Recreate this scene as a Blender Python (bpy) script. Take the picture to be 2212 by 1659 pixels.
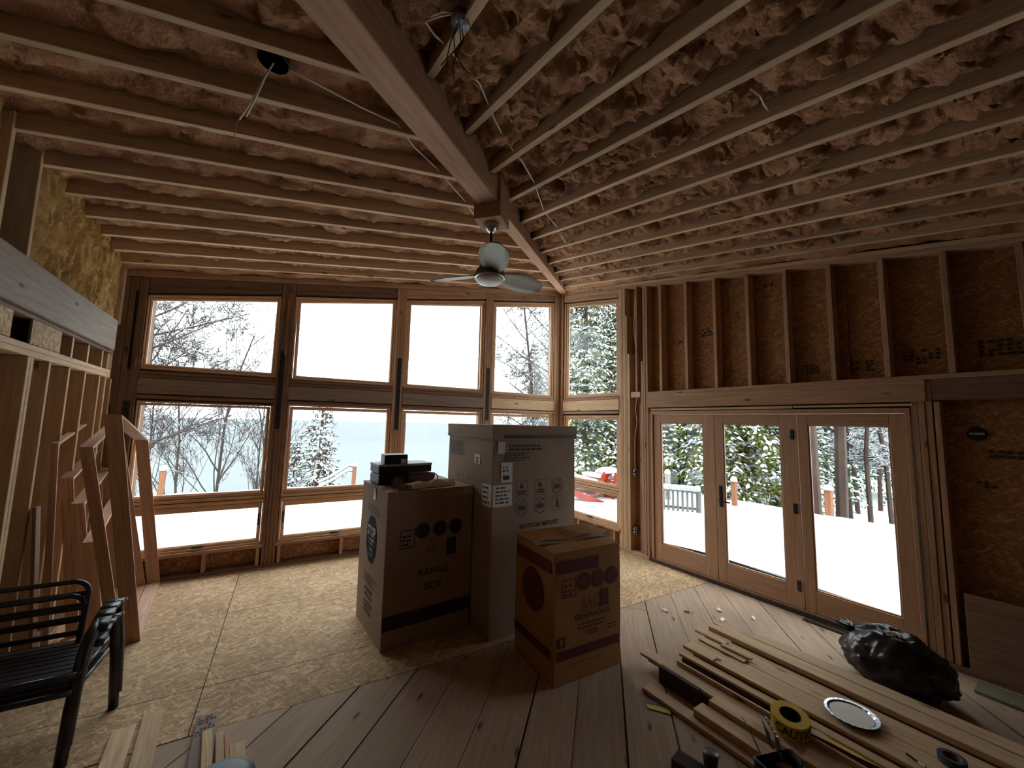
import bpy, bmesh, math, random
from mathutils import Matrix, Vector, noise
random.seed(7)
R = math.radians
S = bpy.context.scene
COL = S.collection
for o in list(bpy.data.objects): bpy.data.objects.remove(o)

# ------------------------------------------------------------------ camera
cam_d = bpy.data.cameras.new('camera'); cam = bpy.data.objects.new('camera', cam_d); COL.objects.link(cam)
cam_d.sensor_fit = 'HORIZONTAL'; cam_d.sensor_width = 36.0; cam_d.lens = 36.0 * 835.96 / 2212; cam_d.clip_start = .05; cam_d.clip_end = 3000
hd, pt, rl = R(60.309), R(5.684), R(1.329)
F0 = Vector((math.cos(hd), math.sin(hd), 0)); R0 = Vector((math.sin(hd), -math.cos(hd), 0)); ZU = Vector((0, 0, 1))
FW = F0 * math.cos(pt) + ZU * math.sin(pt); U0 = -F0 * math.sin(pt) + ZU * math.cos(pt)
RT = R0 * math.cos(rl) + U0 * math.sin(rl); UP = -R0 * math.sin(rl) + U0 * math.cos(rl)
CAM = Vector((-4.5768, -6.1336, 1.95))
cam.matrix_world = Matrix(((RT.x, UP.x, -FW.x, CAM.x), (RT.y, UP.y, -FW.y, CAM.y), (RT.z, UP.z, -FW.z, CAM.z), (0, 0, 0, 1)))
S.camera = cam

# ------------------------------------------------------------------ sky, exposure
SKY = 9.5   # zenith of a standard overcast sky; the horizon has a third of it
wd = bpy.data.worlds.new('overcast_sky'); S.world = wd; wd.use_nodes = True
wn = wd.node_tree.nodes; wl = wd.node_tree.links
bg = wn['Background']; bg.inputs[0].default_value = (.90, .955, 1.0, 1); 
sk_tc = wn.new('ShaderNodeTexCoord'); sk_s = wn.new('ShaderNodeSeparateXYZ'); sk_m = wn.new('ShaderNodeMapRange')
sk_m.inputs[1].default_value = 0; sk_m.inputs[2].default_value = 1; sk_m.inputs[3].default_value = SKY / 3; sk_m.inputs[4].default_value = SKY; sk_m.clamp = True
wl.new(sk_tc.outputs['Generated'], sk_s.inputs[0]); wl.new(sk_s.outputs[2], sk_m.inputs[0]); wl.new(sk_m.outputs[0], bg.inputs[1])
S.view_settings.view_transform = 'Standard'; S.view_settings.look = 'None'
S.view_settings.gamma = 1.0; S.view_settings.use_curve_mapping = False
S.view_settings.exposure = 0.34
try:
    S.cycles.max_bounces = 10; S.cycles.diffuse_bounces = 7; S.cycles.transparent_max_bounces = 24
    S.cycles.caustics_reflective = False; S.cycles.caustics_refractive = False
except Exception: pass

# ------------------------------------------------------------------ materials
MATS = {}
def nt(name):
    m = bpy.data.materials.new(name); m.use_nodes = True
    t = m.node_tree; return m, t, t.nodes, t.links, t.nodes['Principled BSDF']
def lin(r, g, b):
    f = lambda c: (c / 255 / 12.92) if c / 255 <= .04045 else ((c / 255 + .055) / 1.055) ** 2.4
    return (f(r), f(g), f(b), 1)
def ramp(n, stops):
    r = n.new('ShaderNodeValToRGB'); e = r.color_ramp.elements
    while len(e) > 1: e.remove(e[-1])
    e[0].position, e[0].color = stops[0]
    for p, c in stops[1:]:
        k = e.new(p); k.color = c
    return r
def coords(n, l, scale, rand=True, rot=(0, 0, 0)):
    tc = n.new('ShaderNodeTexCoord'); mp = n.new('ShaderNodeMapping'); mp.inputs['Scale'].default_value = scale; mp.inputs['Rotation'].default_value = rot
    if rand:
        oi = n.new('ShaderNodeObjectInfo'); mu = n.new('ShaderNodeMath'); mu.operation = 'MULTIPLY'; mu.inputs[1].default_value = 37.0
        ad = n.new('ShaderNodeVectorMath'); ad.operation = 'ADD'
        l.new(oi.outputs['Random'], mu.inputs[0]); l.new(tc.outputs['Object'], ad.inputs[0]); l.new(mu.outputs[0], ad.inputs[1]); l.new(ad.outputs[0], mp.inputs['Vector'])
    else: l.new(tc.outputs['Object'], mp.inputs['Vector'])
    return mp
def wood(name, dark, light, rough=.75, knots=True, spread=.22):
    """lumber, grain along the piece's own X axis"""
    m, t, n, l, p = nt(name)
    mp = coords(n, l, (1.1, 22, 22)); no = n.new('ShaderNodeTexNoise'); no.inputs['Scale'].default_value = 1.6; no.inputs['Detail'].default_value = 5; no.inputs['Distortion'].default_value = 1.2
    l.new(mp.outputs[0], no.inputs['Vector']); r = ramp(n, [(.28, dark), (.55, tuple((a + b) / 2 for a, b in zip(dark, light))), (.78, light)]); l.new(no.outputs['Fac'], r.inputs[0])
    oi = n.new('ShaderNodeObjectInfo'); mr = n.new('ShaderNodeMapRange'); mr.inputs[3].default_value = 1 - spread; mr.inputs[4].default_value = 1 + spread * .6
    l.new(oi.outputs['Random'], mr.inputs[0]); hs = n.new('ShaderNodeHueSaturation'); hs.inputs['Saturation'].default_value = .86; l.new(mr.outputs[0], hs.inputs['Value']); l.new(r.outputs[0], hs.inputs['Color'])
    col = hs.outputs[0]
    if knots:
        m2 = coords(n, l, (2.2, 7, 7)); vo = n.new('ShaderNodeTexVoronoi'); vo.inputs['Scale'].default_value = 1.0; l.new(m2.outputs[0], vo.inputs['Vector'])
        r2 = ramp(n, [(.05, (1, 1, 1, 1)), (.13, (0, 0, 0, 1))]); l.new(vo.outputs['Distance'], r2.inputs[0])
        mx = n.new('ShaderNodeMixRGB'); l.new(r2.outputs[0], mx.inputs[0]); l.new(col, mx.inputs[1]); mx.inputs[2].default_value = tuple(c * .35 for c in dark[:3]) + (1,); col = mx.outputs[0]
    l.new(col, p.inputs['Base Color']); p.inputs['Roughness'].default_value = rough; p.inputs['Specular IOR Level'].default_value = .25
    b = n.new('ShaderNodeBump'); b.inputs['Strength'].default_value = .25; b.inputs['Distance'].default_value = .002; l.new(no.outputs['Fac'], b.inputs['Height']); l.new(b.outputs[0], p.inputs['Normal'])
    return m
def osb(name, cols, sc=1.0, rough=.8, stretch=5.0, dirt=.0):
    """oriented strand board: two layers of stretched flakes at different angles"""
    m, t, n, l, p = nt(name); lay = []
    for k, (ang, seed) in enumerate(((.25, 0), (1.1, 7), (-.5, 13))):
        tc = coords(n, l, (1, 1, 1), True)
        nz = n.new('ShaderNodeTexNoise'); nz.inputs['Scale'].default_value = 3.0; l.new(tc.outputs[0], nz.inputs['Vector'])
        av = n.new('ShaderNodeVectorMath'); av.operation = 'MULTIPLY_ADD'; av.inputs[1].default_value = (.12, .12, .12); l.new(nz.outputs['Color'], av.inputs[0]); l.new(tc.outputs[0], av.inputs[2])
        mp = n.new('ShaderNodeMapping'); mp.inputs['Rotation'].default_value = (0, 0, ang); mp.inputs['Location'].default_value = (seed, seed, seed); l.new(av.outputs[0], mp.inputs['Vector'])
        m3 = n.new('ShaderNodeMapping'); m3.inputs['Scale'].default_value = (11 * sc, 11 * stretch * sc, 11 * sc * 2); l.new(mp.outputs[0], m3.inputs['Vector'])
        vo = n.new('ShaderNodeTexVoronoi'); vo.inputs['Scale'].default_value = 1.0; l.new(m3.outputs[0], vo.inputs['Vector']); lay.append(vo)
    sx = []
    for vo in lay:
        s = n.new('ShaderNodeSeparateColor'); l.new(vo.outputs['Color'], s.inputs[0]); sx.append(s)
    r1 = ramp(n, [(i / (len(cols) - 1), c) for i, c in enumerate(cols)]); l.new(sx[0].outputs[0], r1.inputs[0])
    r2 = ramp(n, [(i / (len(cols) - 1), c) for i, c in enumerate(cols)]); l.new(sx[1].outputs[0], r2.inputs[0])
    r3 = ramp(n, [(i / (len(cols) - 1), c) for i, c in enumerate(cols)]); l.new(sx[2].outputs[0], r3.inputs[0])
    g = n.new('ShaderNodeMath'); g.operation = 'GREATER_THAN'; g.inputs[1].default_value = .55; l.new(sx[1].outputs[1], g.inputs[0])
    mx = n.new('ShaderNodeMixRGB'); l.new(g.outputs[0], mx.inputs[0]); l.new(r1.outputs[0], mx.inputs[1]); l.new(r2.outputs[0], mx.inputs[2])
    g2 = n.new('ShaderNodeMath'); g2.operation = 'GREATER_THAN'; g2.inputs[1].default_value = .6; l.new(sx[2].outputs[1], g2.inputs[0])
    mx2 = n.new('ShaderNodeMixRGB'); l.new(g2.outputs[0], mx2.inputs[0]); l.new(mx.outputs[0], mx2.inputs[1]); l.new(r3.outputs[0], mx2.inputs[2])
    col = mx2.outputs[0]
    if dirt:
        tc = coords(n, l, (1.3, 1.3, 1.3), True); nz = n.new('ShaderNodeTexNoise'); nz.inputs['Scale'].default_value = 1.0; nz.inputs['Detail'].default_value = 6; l.new(tc.outputs[0], nz.inputs['Vector'])
        rr = ramp(n, [(.35, (1 - dirt,) * 3 + (1,)), (.6, (1, 1, 1, 1))]); l.new(nz.outputs['Fac'], rr.inputs[0])
        mm = n.new('ShaderNodeMixRGB'); mm.blend_type = 'MULTIPLY'; mm.inputs[0].default_value = 1; l.new(col, mm.inputs[1]); l.new(rr.outputs[0], mm.inputs[2]); col = mm.outputs[0]
    l.new(col, p.inputs['Base Color']); p.inputs['Roughness'].default_value = rough; p.inputs['Specular IOR Level'].default_value = .2
    b = n.new('ShaderNodeBump'); b.inputs['Strength'].default_value = .35; b.inputs['Distance'].default_value = .004; l.new(sx[0].outputs[2], b.inputs['Height']); l.new(b.outputs[0], p.inputs['Normal'])
    return m
def plain(name, c, rough=.6, metal=0.0, var=.12, sc=9, bump=0.0, spec=.4):
    m, t, n, l, p = nt(name); mp = coords(n, l, (sc, sc, sc)); no = n.new('ShaderNodeTexNoise'); no.inputs['Scale'].default_value = 1; no.inputs['Detail'].default_value = 5; l.new(mp.outputs[0], no.inputs['Vector'])
    r = ramp(n, [(.3, tuple(x * (1 - var) for x in c[:3]) + (1,)), (.7, tuple(min(1, x * (1 + var)) for x in c[:3]) + (1,))]); l.new(no.outputs['Fac'], r.inputs[0]); l.new(r.outputs[0], p.inputs['Base Color'])
    p.inputs['Roughness'].default_value = rough; p.inputs['Metallic'].default_value = metal; p.inputs['Specular IOR Level'].default_value = spec
    if bump:
        b = n.new('ShaderNodeBump'); b.inputs['Strength'].default_value = bump; b.inputs['Distance'].default_value = .01; l.new(no.outputs['Fac'], b.inputs['Height']); l.new(b.outputs[0], p.inputs['Normal'])
    return m
def foam_mat(name, a, b_, c):
    m, t, n, l, p = nt(name); mp = coords(n, l, (1, 1, 1), False)
    no = n.new('ShaderNodeTexNoise'); no.inputs['Scale'].default_value = 4; no.inputs['Detail'].default_value = 8; l.new(mp.outputs[0], no.inputs['Vector'])
    r = ramp(n, [(.3, a), (.5, b_), (.72, c)]); l.new(no.outputs['Fac'], r.inputs[0]); l.new(r.outputs[0], p.inputs['Base Color'])
    p.inputs['Roughness'].default_value = .85; p.inputs['Specular IOR Level'].default_value = .15
    n2 = n.new('ShaderNodeTexNoise'); n2.inputs['Scale'].default_value = 42; n2.inputs['Detail'].default_value = 4; n2.inputs['Distortion'].default_value = .3; l.new(mp.outputs[0], n2.inputs['Vector'])
    b = n.new('ShaderNodeBump'); b.inputs['Strength'].default_value = .7; b.inputs['Distance'].default_value = .025; l.new(n2.outputs['Fac'], b.inputs['Height']); l.new(b.outputs[0], p.inputs['Normal'])
    return m
def glass_mat():
    m, t, n, l, p = nt('window_glass'); n.remove(p)
    tr = n.new('ShaderNodeBsdfTransparent'); tr.inputs[0].default_value = (.93, .96, .955, 1); gl = n.new('ShaderNodeBsdfGlossy'); gl.inputs['Roughness'].default_value = .02
    mx = n.new('ShaderNodeMixShader'); mx.inputs[0].default_value = .035; l.new(tr.outputs[0], mx.inputs[1]); l.new(gl.outputs[0], mx.inputs[2]); l.new(mx.outputs[0], n['Material Output'].inputs[0])
    return m
M = dict(
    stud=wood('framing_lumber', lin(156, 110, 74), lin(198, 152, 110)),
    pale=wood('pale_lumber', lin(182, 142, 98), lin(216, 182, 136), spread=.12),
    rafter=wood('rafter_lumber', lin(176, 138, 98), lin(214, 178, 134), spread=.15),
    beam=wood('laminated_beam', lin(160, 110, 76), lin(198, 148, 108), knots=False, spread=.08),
    dark=wood('dark_lumber', lin(104, 72, 52), lin(146, 106, 78), spread=.12),
    grey=wood('weathered_and_shaded_grey', lin(122, 102, 88), lin(156, 134, 118), spread=.06),
    frame=wood('pine_window_wood', lin(182, 134, 90), lin(214, 170, 122), rough=.55, knots=False, spread=.06),
    door=wood('fir_door_wood', lin(160, 114, 76), lin(190, 142, 100), rough=.5, knots=False, spread=.05),
    jamb=wood('jamb_board', lin(164, 118, 88), lin(204, 160, 122), rough=.6, knots=False, spread=.08),
    plank=wood('floor_plank', lin(150, 120, 94), lin(178, 148, 120), spread=.12),
    floor_osb=osb('floor_strand_board', [lin(150, 120, 90), lin(172, 140, 106), lin(184, 152, 116), lin(206, 178, 142)], sc=1.5, stretch=4, dirt=.18),
    wall_osb=osb('wall_strand_board', [lin(130, 90, 58), lin(146, 102, 66), lin(154, 110, 72), lin(184, 140, 98)], sc=1.45, stretch=4.5),
    ply=wood('plywood_face', lin(122, 84, 60), lin(156, 114, 84), knots=False, spread=.06),
    foam=foam_mat('spray_foam', lin(122, 82, 58), lin(154, 110, 80), lin(180, 138, 106)),
    wfoam=foam_mat('wall_spray_foam', lin(132, 96, 52), lin(172, 134, 80), lin(198, 162, 106)),
    card=plain('corrugated_cardboard', lin(156, 132, 114), .8, var=.06, sc=4, spec=.15),
    card2=plain('dishwasher_cardboard', lin(168, 122, 80), .8, var=.06, sc=4, spec=.15),
    ink=plain('dark_print_ink', lin(46, 42, 44), .7), redink=plain('maroon_print_ink', lin(96, 40, 34), .7),
    greenink=plain('teal_print_ink', lin(26, 34, 32), .8, spec=.1), tape=plain('black_strapping', lin(26, 26, 30), .45),
    label=plain('white_label', lin(214, 206, 200), .6, var=.04), cleartape=plain('clear_packing_tape', lin(176, 140, 112), .25, spec=.6),
    black=plain('black_metal', lin(22, 22, 25), .4, spec=.5), chair=plain('black_powder_coat', lin(20, 22, 28), .35, spec=.6),
    strap=plain('black_steel_plate', lin(30, 28, 32), .55), chrome=plain('brushed_steel', lin(190, 188, 184), .22, 1.0, var=.03),
    galv=plain('galvanised_steel', lin(168, 170, 172), .4, .9), fan=plain('silver_fan_blade', lin(150, 146, 128), .5, .1, var=.04),
    opal=plain('opal_glass', lin(214, 212, 208), .35, var=.02), wire=plain('white_cable', lin(222, 208, 190), .5, var=.04), bwire=plain('black_wire', lin(22, 20, 22), .5),
    bronze=plain('dark_bronze', lin(36, 30, 30), .4, .5), glass=glass_mat(),
    snow=plain('snow', (.58, .61, .62, 1), .9, var=.03, sc=1.5, bump=.15, spec=.1),
    lake=plain('frozen_lake', (.098, .106, .108, 1), .9, var=.04, sc=.02, spec=.05), ice=plain('shore_ice', (.106, .114, .114, 1), .9, var=.03, sc=.02, spec=.05),
    bark=plain('grey_bark', lin(60, 50, 46), .9, var=.3, sc=6, bump=.4), twig=plain('bare_twig', lin(58, 48, 46), .9, var=.2), brownbark=plain('brown_bark', lin(64, 48, 40), .9, var=.3, sc=6, bump=.4),
    needle=plain('cedar_foliage', lin(84, 88, 34), .85, var=.35, sc=2.5, spec=.1), needle2=plain('pine_foliage', lin(58, 76, 48), .85, var=.3, sc=2.5, spec=.1), leaf=plain('brown_oak_leaf', lin(74, 58, 46), .85, var=.3),
    cedar=wood('cedar_post', lin(112, 60, 22), lin(142, 84, 38), spread=.06), red=plain('red_painted_wood', lin(166, 48, 18), .6, var=.1), grey_wood=plain('grey_painted_wood', lin(112, 114, 112), .7),
    bag=plain('black_plastic_bag', lin(20, 20, 22), .28, var=.2, spec=.7), yellow=plain('yellow_caution_tape', lin(206, 170, 34), .4, var=.04), foil=plain('foil_pie_tin', lin(188, 196, 204), .25, 1.0), paint=plain('dried_white_paint', lin(232, 226, 214), .6, var=.05),
    blue=plain('blue_masking_tape', lin(40, 62, 74), .6), greenbox=plain('dark_green_carton', lin(20, 44, 40), .5, var=.05), lidwhite=plain('pale_carton', lin(176, 176, 178), .55, var=.04), case=plain('black_tool_case', lin(24, 22, 28), .45), leather=plain('brown_leather', lin(84, 50, 34), .5, var=.15), paper=plain('crumpled_paper', lin(236, 230, 224), .7, var=.05), kraft=plain('kraft_paper', lin(120, 96, 78), .8),
    slate=plain('grey_plastic', lin(74, 82, 88), .5), dkwood=wood('dark_scrap_wood', lin(52, 36, 28), lin(84, 60, 46), knots=False), rug=plain('green_grey_carpet', lin(120, 116, 92), .95, sc=60, bump=.4), yscrap=plain('yellow_paper_scrap', lin(196, 184, 78), .7),
    hollow_shade=plain('painted_hollow_shade', lin(24, 20, 18), .95))  # last entry: near-black that paints the shade inside hollows

# ------------------------------------------------------------------ helpers
WM = {}
def tag(o, label=None, cat=None, group=None, kind=None):
    if label: o['label'] = label
    if cat: o['category'] = cat
    if group: o['group'] = group
    if kind: o['kind'] = kind
    return o
def reg(o, mat, parent=None):
    WM[o.name] = mat.copy(); COL.objects.link(o)
    if parent is not None:
        o.parent = parent; o.matrix_parent_inverse = WM[parent.name].inverted()
    o.matrix_basis = mat
    return o
def empty(name, loc=(0, 0, 0), label=None, cat=None, group=None, kind=None):
    o = bpy.data.objects.new(name, None); o.empty_display_size = .1
    return tag(reg(o, Matrix.Translation(loc)), label, cat, group, kind)
def mobj(name, v, f, mat, parent=None, mw=None, smooth=False, bevel=0):
    me = bpy.data.meshes.new(name); bm = bmesh.new()
    vs = [bm.verts.new(p) for p in v]
    for q in f:
        try: bm.faces.new([vs[i] for i in q])
        except ValueError: pass
    bmesh.ops.recalc_face_normals(bm, faces=bm.faces)
    if bevel: bmesh.ops.bevel(bm, geom=list(bm.edges), offset=bevel, segments=1, affect='EDGES', clamp_overlap=True)
    bm.to_mesh(me); bm.free(); me.materials.append(mat)
    if smooth:
        for p in me.polygons: p.use_smooth = True
    return reg(bpy.data.objects.new(name, me), mw or Matrix.Identity(4), parent)
BF = [(0, 1, 2, 3), (4, 7, 6, 5), (0, 4, 5, 1), (1, 5, 6, 2), (2, 6, 7, 3), (3, 7, 4, 0)]
class G:
    def __init__(s): s.v = []; s.f = []
    def add(s, v, f):
        k = len(s.v); s.v += [tuple(p) for p in v]; s.f += [tuple(i + k for i in q) for q in f]; return s
    def hexa(s, a, b): return s.add(list(a) + list(b), BF)
    def box(s, x0, x1, y0, y1, z0, z1, fn=None):
        v = [(x0, y0, z0), (x1, y0, z0), (x1, y1, z0), (x0, y1, z0), (x0, y0, z1), (x1, y0, z1), (x1, y1, z1), (x0, y1, z1)]
        return s.add([fn(*p) for p in v] if fn else v, BF)
    def ring(s, outer, inner, m0, m1):
        """frame between two quads given as 2D points; m0/m1 map (a,b) to the front/back plane"""
        for i in range(4):
            j = (i + 1) % 4
            s.hexa([m0(*outer[i]), m0(*outer[j]), m0(*inner[j]), m0(*inner[i])], [m1(*outer[i]), m1(*outer[j]), m1(*inner[j]), m1(*inner[i])])
        return s
    def tube(s, pts, r, n=6, cap=True):
        pts = [Vector(p) for p in pts]; rs = r if isinstance(r, (list, tuple)) else [r] * len(pts); k = len(s.v); prev = None
        for i, p in enumerate(pts):
            d = (pts[min(i + 1, len(pts) - 1)] - pts[max(i - 1, 0)])
            if d.length < 1e-9: d = Vector((0, 0, 1))
            d.normalize()
            a = d.cross(Vector((0, 0, 1)) if abs(d.z) < .95 else Vector((1, 0, 0))) if prev is None else (prev - d * prev.dot(d))
            if a.length < 1e-6: a = d.orthogonal()
            a.normalize(); prev = a; b = d.cross(a)
            for q in range(n):
                an = 2 * math.pi * q / n; s.v.append(tuple(p + (a * math.cos(an) + b * math.sin(an)) * rs[i]))
        for i in range(len(pts) - 1):
            for q in range(n):
                s.f.append((k + i * n + q, k + i * n + (q + 1) % n, k + (i + 1) * n + (q + 1) % n, k + (i + 1) * n + q))
        if cap: s.f.append(tuple(k + q for q in range(n))); s.f.append(tuple(k + (len(pts) - 1) * n + q for q in range(n)))
        return s
    def lathe(s, prof, n=24, c=(0, 0, 0), fn=None):
        k = len(s.v)
        for r, z in prof:
            for q in range(n):
                a = 2 * math.pi * q / n; p = (c[0] + r * math.cos(a), c[1] + r * math.sin(a), c[2] + z); s.v.append(tuple(fn(p)) if fn else p)
        for i in range(len(prof) - 1):
            for q in range(n): s.f.append((k + i * n + q, k + i * n + (q + 1) % n, k + (i + 1) * n + (q + 1) % n, k + (i + 1) * n + q))
        if prof[0][0] > 1e-4: s.f.append(tuple(k + q for q in range(n)))
        if prof[-1][0] > 1e-4: s.f.append(tuple(k + (len(prof) - 1) * n + q for q in range(n)))
        return s
    def build(s, name, mat, parent=None, smooth=False, mw=None, bevel=0): return mobj(name, s.v, s.f, mat, parent, mw, smooth, bevel)
def basis(o, x, y, z):
    return Matrix(((x.x, y.x, z.x, o[0]), (x.y, y.y, z.y, o[1]), (x.z, y.z, z.z, o[2]), (0, 0, 0, 1)))
def board(name, p0, p1, w, t, mat, parent=None, up=(0, 0, 1), bevel=.003, origin_mid=True):
    """stick from p0 to p1; t measured along `up`, w across; built along its own X so the grain follows it"""
    p0 = Vector(p0); p1 = Vector(p1); x = (p1 - p0); L = x.length; x.normalize()
    u = Vector(up); u = (u - x * u.dot(x)).normalized(); y = u.cross(x)
    v = [(a * L / 2, b * w / 2, c * t / 2) for c in (-1, 1) for a, b in ((-1, -1), (1, -1), (1, 1), (-1, 1))]
    return mobj(name, v, BF, mat, parent, basis((p0 + p1) / 2, x, y, u), bevel=min(bevel, t / 4, w / 4))
def sheared(name, quad_bottom, quad_top, mat, parent=None):
    """eight free corners, in a local frame whose X runs along the longest side"""
    q = [Vector(p) for p in list(quad_bottom) + list(quad_top)]
    return mobj(name, q, BF, mat, parent)
dB = Vector((math.cos(R(274)), math.sin(R(274)), 0)); nBv = Vector((dB.y, -dB.x, 0))
def PB(v, w, z): return dB * v + nBv * w + Vector((0, 0, z))        # right wall: along it, into the room, up
C0 = Vector((-6.36, 0, 0))
def PC(v, w, z): return C0 + dB * v - nBv * w + Vector((0, 0, z))   # left wall
def PA(x, y, z): return Vector((x, y, z))
def roofA(x): return 4.60 + .147 * x
def roofB(x, y): return 4.60 - .185 * (Vector((x, y, 0)).dot(dB))
def beam_y(x): return -.1 + .967 * x
STRUCT = dict(kind='structure')

# ================================================================== FLOOR
floor = G().box(-6.9, 1.3, -9.6, .3, -.3, -.03).build('floor', M['dark']); tag(floor, kind='structure')
k = 0
for i, (x0, x1) in enumerate(((-6.5, -4.98), (-4.98, -2.54), (-2.54, -.1), (-.1, .25))):
    for (y0, y1) in ((-1.22, .12), (-2.45, -1.226), (-2.95, -2.456)):
        o = G().box(x0 + .003, x1 - .003, y0, y1, -.03, 0).build('strand_board', M['floor_osb'], floor)
# diagonal planks, 0.313 apart, clipped at the strand board
pd = Vector((math.cos(R(47)), math.sin(R(47)), 0)); pn = Vector((-pd.y, pd.x, 0))
def clip(poly, n, c):
    out = []
    for i in range(len(poly)):
        a, b = poly[i], poly[(i + 1) % len(poly)]; da, db = a.dot(n) - c, b.dot(n) - c
        if da <= 0: out.append(a)
        if da * db < 0: out.append(a + (b - a) * (da / (da - db)))
    return out
def plank_piece(poly, z0=-.03, z1=0.0):
    c = sum(poly, Vector()) / len(poly)
    loc = [Vector(((p - c).dot(pd), (p - c).dot(pn), 0)) for p in poly]
    n = len(loc); v = [(p.x, p.y, z0) for p in loc] + [(p.x, p.y, z1) for p in loc]
    f = [tuple(range(n)), tuple(range(n, 2 * n))] + [(i, (i + 1) % n, n + (i + 1) % n, n + i) for i in range(n)]
    mobj('floor_plank', v, f, M['plank'], floor, basis(c, pd, pn, ZU))
for i in range(-24, 14):
    b0 = -.03 + i * .3135; g = random.choice((.005, .008, .011, .014)); b1 = b0 + .3135 - g
    cuts = [-14.0] + sorted([random.uniform(-9, 2) for _ in range(1)]) + [8.0]
    if i == -4: cuts = [-14, -3.05, 8.0]
    for a0, a1 in zip(cuts[:-1], cuts[1:]):
        poly = [pd * a0 + pn * b0, pd * (a1 - .004) + pn * b0, pd * (a1 - .004) + pn * b1, pd * a0 + pn * b1]
        for n_, c_ in ((Vector((0, 1, 0)), -2.954), (Vector((0, -1, 0)), 9.5), (Vector((1, 0, 0)), 1.0), (Vector((-1, 0, 0)), 6.6), (-nBv, .16)):
            if len(poly) > 2: poly = clip(poly, n_, c_)
        if len(poly) > 2: plank_piece(poly, z1=random.uniform(-.004, 0))

# ================================================================== CEILING
ceil = G()
ceil.hexa([(-6.9, .3, roofA(-6.9) + .27), (.3, .3, roofA(.3) + .27), (.3, .0, roofA(.3) + .27), (-6.9, -6.6, roofA(-6.9) + .27)],
          [(-6.9, .3, roofA(-6.9) + .30), (.3, .3, roofA(.3) + .30), (.3, .0, roofA(.3) + .30), (-6.9, -6.6, roofA(-6.9) + .30)])
rb = lambda x, y, d: (x, y, roofB(x, y) + d)
ceil.hexa([rb(.3, .3, .27), rb(1.3, -9.6, .27), rb(-6.9, -9.6, .27), rb(-6.9, -6.4, .27)], [rb(.3, .3, .30), rb(1.3, -9.6, .30), rb(-6.9, -9.6, .30), rb(-6.9, -6.4, .30)])
ceil = ceil.build('ceiling', M['wall_osb']); tag(ceil, kind='structure')
RW = .047
yA = [-.21] + [-.60 - .4064 * i for i in range(0, 15)]
def beam_x_at(y): return (y + .1) / .967
rA = []
for y in yA:
    xe = min(beam_x_at(y) - .07, -.05)
    if xe < -6.2: continue
    rA.append((y, xe)); x0 = -6.45
    a = Vector((x0, y, roofA(x0) + .12)); b = Vector((xe, y, roofA(xe) + .12))
    board('rafter', a, b, RW, .24, M['rafter'], ceil)
def v_at_beam(w):
    # point P = dB v + nBv w with y = beam_y(x)
    # y - .967 x = -.1
    ky = dB.y - .967 * dB.x; kw = nBv.y - .967 * nBv.x
    return (-.1 - kw * w) / ky
wB = [.25] + [.655 + .4045 * i for i in range(0, 16)]
rB = []
for w in wB:
    vs = max(v_at_beam(w) + .09, .03); ve = 9.3
    if vs > 8.5: continue
    rB.append((w, vs))
    p0 = PB(vs, w, 0); p1 = PB(ve, w, 0); p0.z = 4.6 - .185 * vs + .12; p1.z = 4.6 - .185 * ve + .12
    o = board('rafter', p0, p1, RW, .24, M['rafter'], ceil)
    if .5 < w < 4.6:   # joist hanger at the beam end
        h = G(); q0 = PB(vs - .01, w, 4.6 - .185 * vs - .004); q1 = PB(vs + .055, w, 4.6 - .185 * (vs + .055) - .004)
        for sgn in (-1, 1):
            off = nBv * sgn * (RW / 2 + .002)
            h.hexa([q0 + off, q1 + off, q1 + off * 1.15, q0 + off * 1.15], [p + Vector((0, 0, .12)) for p in (q0 + off, q1 + off, q1 + off * 1.15, q0 + off * 1.15)])
        a_, b_ = nBv * (RW / 2 + .004), Vector((0, 0, -.003))
        h.hexa([q0 - a_, q1 - a_, q1 + a_, q0 + a_], [q0 - a_ + b_, q1 - a_ + b_, q1 + a_ + b_, q0 + a_ + b_])
        tag(h.build('joist_hanger', M['galv'], ceil), 'galvanised joist hanger')
# hip beam: upper length, hanging block and the lower, slimmer length
bdir = Vector((1, .967, .2)).normalized(); bh = Vector((1, .967, 0)).normalized()
def bp(x, dz=0): return Vector((x, beam_y(x), 4.52 + .2 * x + dz))
def beam_obj(name, xa, xb, w, d, dz, label):
    o = board(name, bp(xa, dz + d / 2), bp(xb, dz + d / 2), w, d, M['beam'], ceil, bevel=.006); tag(o, label); return o
beam_obj('hip_beam', -6.9, -3.16, .19, .42, 0, 'wide laminated beam running overhead from the block')
beam_obj('hip_beam', -3.05, .03, .135, .40, .012, 'slimmer beam running down to the window corner')
c_ = bp(-3.1); side = ZU.cross(bh)
blk = [(a, b, c) for c in (-.155, .40) for a, b in ((-.13, -.125), (.13, -.125), (.13, .125), (-.13, .125))]
tag(mobj('beam_block', blk, BF, M['beam'], ceil, basis(c_, bh, side, ZU), bevel=.005), 'square wooden block joining both beams above the fan')
g = G().box(-.004, .004, -.03, .03, -.02, .16)
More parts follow.
